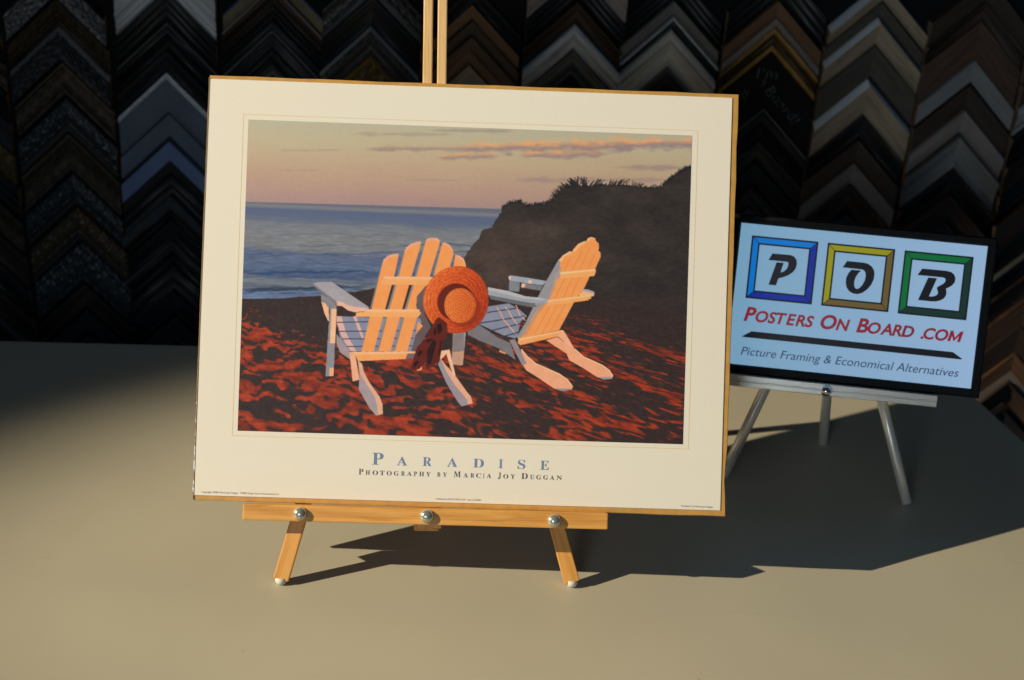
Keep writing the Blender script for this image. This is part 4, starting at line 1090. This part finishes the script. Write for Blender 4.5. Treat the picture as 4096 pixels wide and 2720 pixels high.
    line_y = np.interp(X, [0, 14, 40, 75, 125, 170, 240, 300, 360, 429], [174, 182, 196, 203, 203, 194, 184, 174, 182, 192])
    grow = sstep(0, 30, Y - line_y)
    far_right = sstep(300, 420, X)
    thr = 0.85 - 0.24 * grow + 0.075 * (1 - left) + 0.085 * far_right
    soft = 0.085 + 0.03 * (1 - left)
    red = sstep(thr - soft, thr + soft, amount) * sstep(-3, 9, Y - line_y)
    dark = np.array((54, 41, 38), np.float32) + ((fbm(X / 3, Y / 2, 81, 3) - .5) * 16)[..., None]
    redc = ramp([(0, (96, 36, 27)), (.5, (134, 48, 29)), (1, (176, 64, 34))], np.clip(pat2 * 1.5 - .2 + (fbm(X / 1.8, Y / 1.2, 85, 2) - .5) * .5, 0, 1))
    sand = dark * (1 - red[..., None]) + redc * red[..., None]
    over(sl, sstep(-.4, .6, Y - sh), sand)
    X, Y = XF, YF
    # cliff
    sl = box(CLIFF, 4)
    x, y = X[sl], Y[sl]
    c1 = fbm(x / 26 + y / 40, y / 14 - x / 60, 91, 4)
    c2 = fbm(x / 4, y / 1.6 + x / 9, 95, 3)
    jag = (fbm(x / 2.2, y / 2.2, 99, 2) - .5) * 2.4
    m = in_poly(x + jag, y + jag, CLIFF)
    fade = 1 - sstep(150, 196, y)
    lit = np.exp(-((x - 255 + (y - 110) * .6) / 55) ** 2) * sstep(84, 100, y)
    cc = np.array((52, 45, 41), np.float32) + (lit * 20)[..., None] * np.array((1, .68, .5)) + ((c1 - .5) * 22)[..., None] * np.array((1, .85, .75)) + ((c2 - .5) * 14)[..., None]
    over(sl, m * fade, cc)
    # beach grass along the crest
    rs = np.random.RandomState(5)
    blades = []
    crest = CLIFF[:22]
    for k, (nb, ln, leanx) in enumerate([(10, 3, -.3), (26, 4.5, .2), (34, 5, .3), (20, 4.5, .4), (30, 5, .4), (30, 4.5, .5), (14, 4.5, .2), (20, 5, -.4), (26, 6, -.5), (34, 7, -.6), (40, 10, -.35),
                                         (30, 12, -.1), (26, 9, .5), (10, 4, .1), (26, 8, .7), (22, 7, .4), (16, 5, .2), (30, 4, -.2), (46, 4.5, -.2), (46, 4.5, -.1), (40, 4.5, -.1)]):
        (xa, ya), (xb, yb) = crest[k], crest[k + 1]
        for _ in range(nb):
            t = rs.rand()
            bx, by = xa + (xb - xa) * t, ya + (yb - ya) * t + 1.2
            L = ln * rs.uniform(.2, .85)
            a = leanx + rs.uniform(-.5, .5)
            blades.append([(bx, by), (bx + L * .5 * a * .6, by - L * .55), (bx + L * a, by - L)])
    for b in blades:
        for p, q in zip(b[:-1], b[1:]):
            sl = box([p, q], 1)
            x, y = X[sl], Y[sl]
            dx, dy = q[0] - p[0], q[1] - p[1]
            t = np.clip(((x - p[0]) * dx + (y - p[1]) * dy) / (dx * dx + dy * dy), 0, 1)
            dist = np.hypot(x - p[0] - t * dx, y - p[1] - t * dy)
            over(sl, np.clip(1.1 - dist / .46, 0, 1) * .85, (34, 34, 35))
    # hill's far bush
    # chairs and scarf
    for op in INK[:-8]:
        ink_op(op, X, Y, box, over)
    # hat
    hc, he, hf = (205.5, 168.5), (31.9, -1.1), (1.1, 32.6)
    sl = box([(170, 133), (241, 204)], 1)
    x, y = X[sl] - hc[0], Y[sl] - hc[1]
    det = he[0] * hf[1] - he[1] * hf[0]
    a, b = (x * hf[1] - y * hf[0]) / det, (y * he[0] - x * he[1]) / det
    th = np.arctan2(b, a)
    r = np.hypot(a, b) * (1 + .014 * np.sin(2 * th + .6) + .010 * np.sin(3 * th + 2))
    weave = fbm(th * 26, r * 30, 111, 2) - .5 + .5 * (fbm(th * 9, r * 16, 113, 2) - .5)
    lightside = np.clip(.55 - .55 * (a * .75 + b * .35), 0, 1)
    hatc = ramp([(0, (158, 48, 20)), (.45, (206, 80, 30)), (.8, (228, 116, 52)), (1, (240, 146, 78))], np.clip(lightside * .72 + weave * .5 + .08 * np.sin(r * 62), 0, 1))
    over(sl, 1 - sstep(.985, 1.005, r), hatc)
    cx, cy = X[sl] - 209.4, Y[sl] - 173.8
    rc = np.hypot(cx / 15.3, cy / 17.0)
    sh_ = np.hypot((cx + 4.0) / 18.0, (cy + 3.2) / 18.2)
    over(sl, (1 - sstep(.96, 1.04, sh_)) * .92, (92, 28, 18))
    over(sl, (1 - sstep(.93, 1.0, np.hypot((cx - 3.0) / 17.2, (cy - 3.0) / 18))) * (1 - (1 - sstep(.96, 1.02, rc))) * .5, (120, 40, 20))
    wc = fbm(np.arctan2(cy, cx) * 14, rc * 14, 117, 2) - .5
    crown = ramp([(0, (170, 62, 24)), (.5, (218, 104, 42)), (1, (242, 160, 82))], np.clip(.48 - .16 * cx / 15 + wc * .5 + .10 * np.sin(rc * 40), 0, 1))
    over(sl, 1 - sstep(.97, 1.01, rc), crown)
    for op in INK[-8:]:
        ink_op(op, X, Y, box, over)
    img[:] += (RNG.rand(sy, sx, 1).astype(np.float32) - .5) * 6
    out = img.reshape(ny, 2, nx, 2, 3).mean((1, 3))
    return np.clip(out, 0, 255)


def ink_op(op, X, Y, box, over):
    if op[0] == 'fill':
        sl = box(op[2])
        x, y = X[sl], Y[sl]
        g = (fbm(x / 5, y / 5, 131, 2) - .5) * 12
        over(sl, in_poly(x, y, op[2]), np.array(op[1], np.float32) + g[..., None])
    else:
        for p, q in zip(op[3][:-1], op[3][1:]):
            sl = box([p, q], 2)
            x, y = X[sl], Y[sl]
            dx, dy = q[0] - p[0], q[1] - p[1]
            t = np.clip(((x - p[0]) * dx + (y - p[1]) * dy) / (dx * dx + dy * dy), 0, 1)
            dist = np.hypot(x - p[0] - t * dx, y - p[1] - t * dy)
            over(sl, np.clip((op[2] * .5 - dist) / .3 + .5, 0, 1), op[1])


def print_material():
    m, nt, b = new_mat("printed_ink")
    at = nt.nodes.new("ShaderNodeAttribute")
    at.attribute_name = "ink"
    nt.links.new(at.outputs["Color"], b.inputs["Base Color"])
    b.inputs["Roughness"].default_value = 0.45
    b.inputs["Specular IOR Level"].default_value = 0.25
    return m


def picture():
    nx, ny = 690, 486
    rgb = paint(nx, ny) / 255.0
    lin_rgb = np.where(rgb <= 0.04045, rgb / 12.92, ((rgb + 0.055) / 1.055) ** 2.4)
    seen_white = np.array(lin((228, 217, 188)))
    ink = np.clip(lin_rgb / seen_white * np.array((0.80, 0.775, 0.715)), 0.004, 0.9)
    x0, x1, y0, y1 = 39.0, 469.6, 63.2, 363.8
    gx = (x0 + (np.arange(nx) / (nx - 1)) * (x1 - x0)) / 1000
    gy = (y1 - (np.arange(ny) / (ny - 1)) * (y1 - y0)) / 1000
    GX, GY = np.meshgrid(gx, gy)
    co = np.stack([GX, GY, np.full_like(GX, 0.00025)], -1).reshape(-1, 3)
    idx = np.arange(nx * ny).reshape(ny, nx)
    quads = np.stack([idx[:-1, :-1], idx[1:, :-1], idx[1:, 1:], idx[:-1, 1:]], -1).reshape(-1, 4)
    me = bpy.data.meshes.new("printed_picture")
    me.vertices.add(len(co))
    me.vertices.foreach_set("co", co.astype(np.float32).ravel())
    me.loops.add(quads.size)
    me.loops.foreach_set("vertex_index", quads.astype(np.int32).ravel())
    me.polygons.add(len(quads))
    me.polygons.foreach_set("loop_start", np.arange(0, quads.size, 4, dtype=np.int32))
    me.update(calc_edges=True)
    ca = me.color_attributes.new("ink", 'FLOAT_COLOR', 'POINT')
    rgba = np.ones((nx * ny, 4), np.float32)
    rgba[:, :3] = ink.reshape(-1, 3)
    ca.data.foreach_set("color", rgba.ravel())
    me.materials.append(print_material())
    ob = link(bpy.data.objects.new("printed_picture", me), sheet)
    ob.matrix_local = SHEET_INV
    tag(ob, label="printed beach sunset with two deck chairs and a straw hat")


picture()

# thin printed rule round the picture
rule = plain("rule_ink", (0.78, 0.60, 0.34), rough=0.5, var=0.02)
a, b_, c, d = (33.8, 58.2), (475.2, 58.6), (475.4, 369.0), (34.0, 369.0)
wd = 0.5
vs = [a, b_, c, d, (a[0] + wd, a[1] + wd), (b_[0] - wd, b_[1] + wd), (c[0] - wd, c[1] - wd), (d[0] + wd, d[1] - wd)]
flat_mesh("border_line", vs, [(0, 1, 5, 4), (1, 2, 6, 5), (2, 3, 7, 6), (3, 0, 4, 7)], 0.00018, rule, sheet, SHEET_INV)

blue_ink = plain("blue_ink", (0.155, 0.235, 0.44), rough=0.5, var=0.03)
navy_ink = plain("navy_ink", (0.085, 0.085, 0.125), rough=0.5, var=0.03)
grey_ink = plain("grey_ink", (0.20, 0.19, 0.18), rough=0.5, var=0.03)


def serif_line(name, letters, mat, thin):
    V, F = [], []
    for ch, x0, x1, y0, y1 in letters:
        vs, fs = glyphs(chr(0x1D400 + ord(ch) - 65), bold=thin)
        ymin = min(v[1] for v in vs)
        if ch == 'J':
            vs = [(x, y) for x, y in vs]
        vs = fit_box(vs, x0, x1, y0, y1)
        base = len(V)
        V += vs
        F += [tuple(i + base for i in f) for f in fs]
    return flat_mesh(name, V, F, 0.00022, mat, sheet, SHEET_INV)


serif_line("caption_title", CAPTION_TITLE, blue_ink, 0.0)
serif_line("caption_credit", CAPTION_CREDIT, navy_ink, 0.0)
for text, x0, x1, y in (("Copyright \u00a92003 Marcia Joy Duggan   \u00a92003 Image Source International, Inc.", 6.6, 80.9, 2.6),
                        ("Published by ISIPOSTERS.COM   Item # MD001", 232.0, 275.4, 2.6), ('"Paradise" by Marcia Joy Duggan', 469.4, 500.5, 2.6)):
    vs, fs = glyphs(text)
    flat_mesh("small_print", fit_box(vs, x0, x1, y), fs, 0.00022, grey_ink, sheet, SHEET_INV)

# ------------------------------------------------------------------ the lit display on its metal easel
SO = Vector((0.2367, 1.7441, 0.1273))
SU = Vector((0.99309, -0.1162, 0.0165))
SV = Vector((0.02265, 0.32768, 0.94452))
SWv = Vector((-0.11516, -0.93762, 0.32804))
SM = frame(SO, SU, SV, SWv)


def spt(u, v, w=0.0):
    return SO + SU * (u / 1000) + SV * (v / 1000) + SWv * (w / 1000)


bezel_mat = plain("black_bezel", (0.005, 0.0055, 0.007), rough=0.55, spec=0.2, var=0.1)
disp = empty("digital_display", SO)
disp.matrix_world = SM
tag(disp, "black framed digital display showing a framing shop logo, standing behind the poster", "display")

SWD, SHT, BZ = 263.2, 154.4, 9.5
bm = bmesh.new()


def ring(x0, y0, x1, y1, z):
    return [bm.verts.new((x / 1000, y / 1000, z / 1000)) for x, y in ((x0, y0), (x1, y0), (x1, y1), (x0, y1))]


loops = [ring(-BZ, -BZ, SWD + BZ, SHT + BZ, -16), ring(-BZ, -BZ, SWD + BZ, SHT + BZ, 1.2), ring(-BZ + 1.5, -BZ + 1.5, SWD + BZ - 1.5, SHT + BZ - 1.5, 3.0),
         ring(-2.2, -2.2, SWD + 2.2, SHT + 2.2, 3.0), ring(0, 0, SWD, SHT, 0.4), ring(0, 0, SWD, SHT, -1.0)]
for r0, r1 in zip(loops[:-1], loops[1:]):
    for k in range(4):
        bm.faces.new((r0[k], r0[(k + 1) % 4], r1[(k + 1) % 4], r1[k]))
bm.faces.new(loops[0])
bm_obj("bezel", bm, bezel_mat, disp)


def screen_material():
    m, nt, b = new_mat("lit_screen")
    N, Lk = nt.nodes, nt.links
    b.inputs["Base Color"].default_value = (0.03, 0.03, 0.03, 1)
    b.inputs["Roughness"].default_value = 0.35
    b.inputs["Specular IOR Level"].default_value = 0.25
    tc = N.new("ShaderNodeTexCoord")
    sp = N.new("ShaderNodeSeparateXYZ")
    Lk.new(tc.outputs["Object"], sp.inputs[0])
    no = N.new("ShaderNodeTexNoise")
    no.inputs["Scale"].default_value = 14
    Lk.new(tc.outputs["Object"], no.inputs["Vector"])
    ma = N.new("ShaderNodeMath")
    ma.operation = 'MULTIPLY_ADD'
    Lk.new(no.outputs["Fac"], ma.inputs[0])
    ma.inputs[1].default_value = 0.03
    Lk.new(sp.outputs["X"], ma.inputs[2])
    rp = N.new("ShaderNodeValToRGB")
    rp.color_ramp.elements[0].position = 0.0
    rp.color_ramp.elements[0].color = (*lin((112, 154, 182)), 1)
    rp.color_ramp.elements[1].position = 0.28
    rp.color_ramp.elements[1].color = (*lin((142, 172, 204)), 1)
    Lk.new(ma.outputs[0], rp.inputs[0])
    Lk.new(rp.outputs[0], b.inputs["Emission Color"])
    b.inputs["Emission Strength"].default_value = 1.0
    return m


screen = flat_mesh("screen", [(0, 0), (SWD, 0), (SWD, SHT), (0, SHT)], [(0, 1, 2, 3)], -0.0003, screen_material(), disp)
BLACKG = glow("screen_black", (15, 14, 22))
PALE = screen.data.materials[0]


def logo_square(x0, y0, x1, y1, light, shade):
    lw, bw = 1.9, 7.4
    flat_poly("logo_frame_outline", [(x0, y0), (x1, y0), (x1, y1), (x0, y1)], -0.00015, BLACKG, screen)
    ox0, oy0, ox1, oy1 = x0 + lw, y0 + lw, x1 - lw, y1 - lw
    ix0, iy0, ix1, iy1 = ox0 + bw - 1.8, oy0 + bw - 1.8, ox1 - bw + 1.8, oy1 - bw + 1.8
    g = 0.45
    for pts, mt in (([(ox0 + g, oy1), (ox1 - g, oy1), (ix1 - g, iy1), (ix0 + g, iy1)], light), ([(ox0, oy0 + g), (ix0, iy0 + g), (ix0, iy1 - g), (ox0, oy1 - g)], light),
                    ([(ox0 + g, oy0), (ix0 + g, iy0), (ix1 - g, iy0), (ox1 - g, oy0)], shade), ([(ox1, oy0 + g), (ox1, oy1 - g), (ix1, iy1 - g), (ix1, iy0 + g)], shade)):
        flat_poly("logo_frame_side", pts, 0.0, mt, screen)
    k = 1.8
    flat_poly("logo_frame_centre", [(ix0 + k, iy0 + k), (ix1 - k, iy0 + k), (ix1 - k, iy1 - k), (ix0 + k, iy1 - k)], 0.0, PALE, screen)


logo_square(12.8, 73.3, 84.7, 141.9, glow("logo_blue", (0, 108, 190)), glow("logo_navy", (10, 38, 140)))
logo_square(94.7, 73.3, 166.9, 141.8, glow("logo_yellow", (138, 136, 16)), glow("logo_ochre", (96, 80, 42)))
logo_square(176.9, 73.0, 250.0, 141.6, glow("logo_green", (0, 100, 50)), glow("logo_dark_green", (18, 46, 40)))
for pts in (LOGO_P, LOGO_O, LOGO_B):
    flat_poly("logo_letter", pts, 0.0002, BLACKG, screen)
flat_poly("logo_bar", [(13.5, 31.2), (23.4, 37.7), (239.8, 37.5), (250.4, 31.2), (249.6, 30.4), (14.2, 30.5)], 0.0, BLACKG, screen)
red_g = glow("logo_red", (136, 26, 40))
edge_g = glow("logo_red_edge", (62, 26, 46))


def shop_name(bold, zz, mat, name):
    """capitals with larger initials, set in one line"""
    V, F = [], []
    x = 0.0
    for ch in "Posters On Board .com":
        if ch == ' ':
            x += 0.36
            continue
        big = ch.isupper()
        if ch == 'm':
            o_ = bold * 0.7
            vs = [(0 - o_, 0), (0 - o_, .682), (.15, .682), (.37, .27 - o_), (.59, .682), (.74 + o_, .682), (.74 + o_, 0), (.60 - o_, 0), (.60 - o_, .40), (.40, .05), (.34, .05), (.14 + o_, .40), (.14 + o_, 0)]
            vs = [(vx + .22 * vy, vy) for vx, vy in vs]
            fs = [tuple(range(len(vs)))]
        else:
            vs, fs = glyphs(ch.upper(), italic=0.22, bold=bold)
        k = 1.0 if big else 0.80
        x_l = min(v[0] for v in vs) + bold
        x_r = max(v[0] for v in vs) - bold
        base = len(V)
        V += [(x + (vx - x_l) * k, vy * k) for vx, vy in vs]
        F += [tuple(i + base for i in f) for f in fs]
        x += (x_r - x_l) * k + 0.025
    k = (248.6 - 13.9) / x
    ky = (63.4 - 48.8) / 0.682
    flat_mesh(name, [(13.9 + vx * k, 48.8 + vy * ky) for vx, vy in V], F, zz, mat, screen)


shop_name(0.030, 0.0, edge_g, "shop_name_edge")
shop_name(0.014, 0.00015, red_g, "shop_name")
vs, fs = glyphs("Picture Framing & Economical Alternatives", italic=0.22, bold=0.0)
flat_mesh("shop_line", fit_box(vs, 14.1, 248.6, 11.1, 20.2, ref=0.70), fs, 0.0, glow("line_ink", (40, 52, 84)), screen)

alu = plain("silver_painted_metal", (0.84, 0.80, 0.72), rough=0.32, metal=0.45, var=0.06, scale=40, stretch=(1, 40, 40))
chrome = plain("chrome", (0.75, 0.75, 0.75), rough=0.05, metal=1.0, var=0.01)
stand = empty("metal_easel", (0.34, 1.74, 0))
stand_inv = Matrix.Translation((-0.34, -1.74, 0))
tag(stand, "silver tubular metal easel with chrome ball holding the lit display", "easel")
# ledge: grooved flat bar with a raised front lip
Lx0, Lx1 = -9.0, 226.4
prof_l = [(-12, -10.2), (17, -10.2), (20, -9.6), (20.4, -10.0), (20.4, -15.0), (19.6, -15.6), (19.6, -16.4), (20.4, -17.0), (20.4, -21.4), (19.8, -22.0), (-12, -22.0)]
vs, fs = [], []
for u in (Lx0, Lx1):
    vs += [stand_inv @ spt(u, v, w) for w, v in prof_l]
n = len(prof_l)
for k in range(n):
    fs.append((k, (k + 1) % n, n + (k + 1) % n, n + k))
fs += [tuple(reversed(range(n))), tuple(range(n, 2 * n))]
mesh_obj("ledge", vs, fs, alu, stand)
for foot, top in ((Vector((0.2445, 1.7162, 0)), spt(45.6, -21.9, -5)), (Vector((0.4448, 1.6823, 0)), spt(171.4, -23.8, -5))):
    dvec = (top - foot).normalized()
    rod("leg", stand_inv @ (foot + dvec * 0.0022), stand_inv @ (top + dvec * 0.012), 0.0057, alu, stand)
rf = Vector((0.3700, 1.8170, 0))
rt = spt(111.4, 37.0, -30)
rod("rear_leg", stand_inv @ (rf + Vector((0, 0, .0006))), stand_inv @ rt, 0.0057, alu, stand)
back_a, back_b = spt(108.6, -18, -22), spt(111.5, 110, -22)
rod("back_post", stand_inv @ back_a, stand_inv @ back_b, 0.0055, alu, stand)
lathe("chrome_ball", [(0.0028, 0), (0.0028, 0.0008)] + [(0.0058 * math.sin(math.radians(a)), 0.0056 - 0.0058 * math.cos(math.radians(a))) for a in range(28, 180, 8)],
      chrome, stand, stand_inv @ frame(spt(108.6, -16.5, 20.3), SU, SV, SWv), 28)
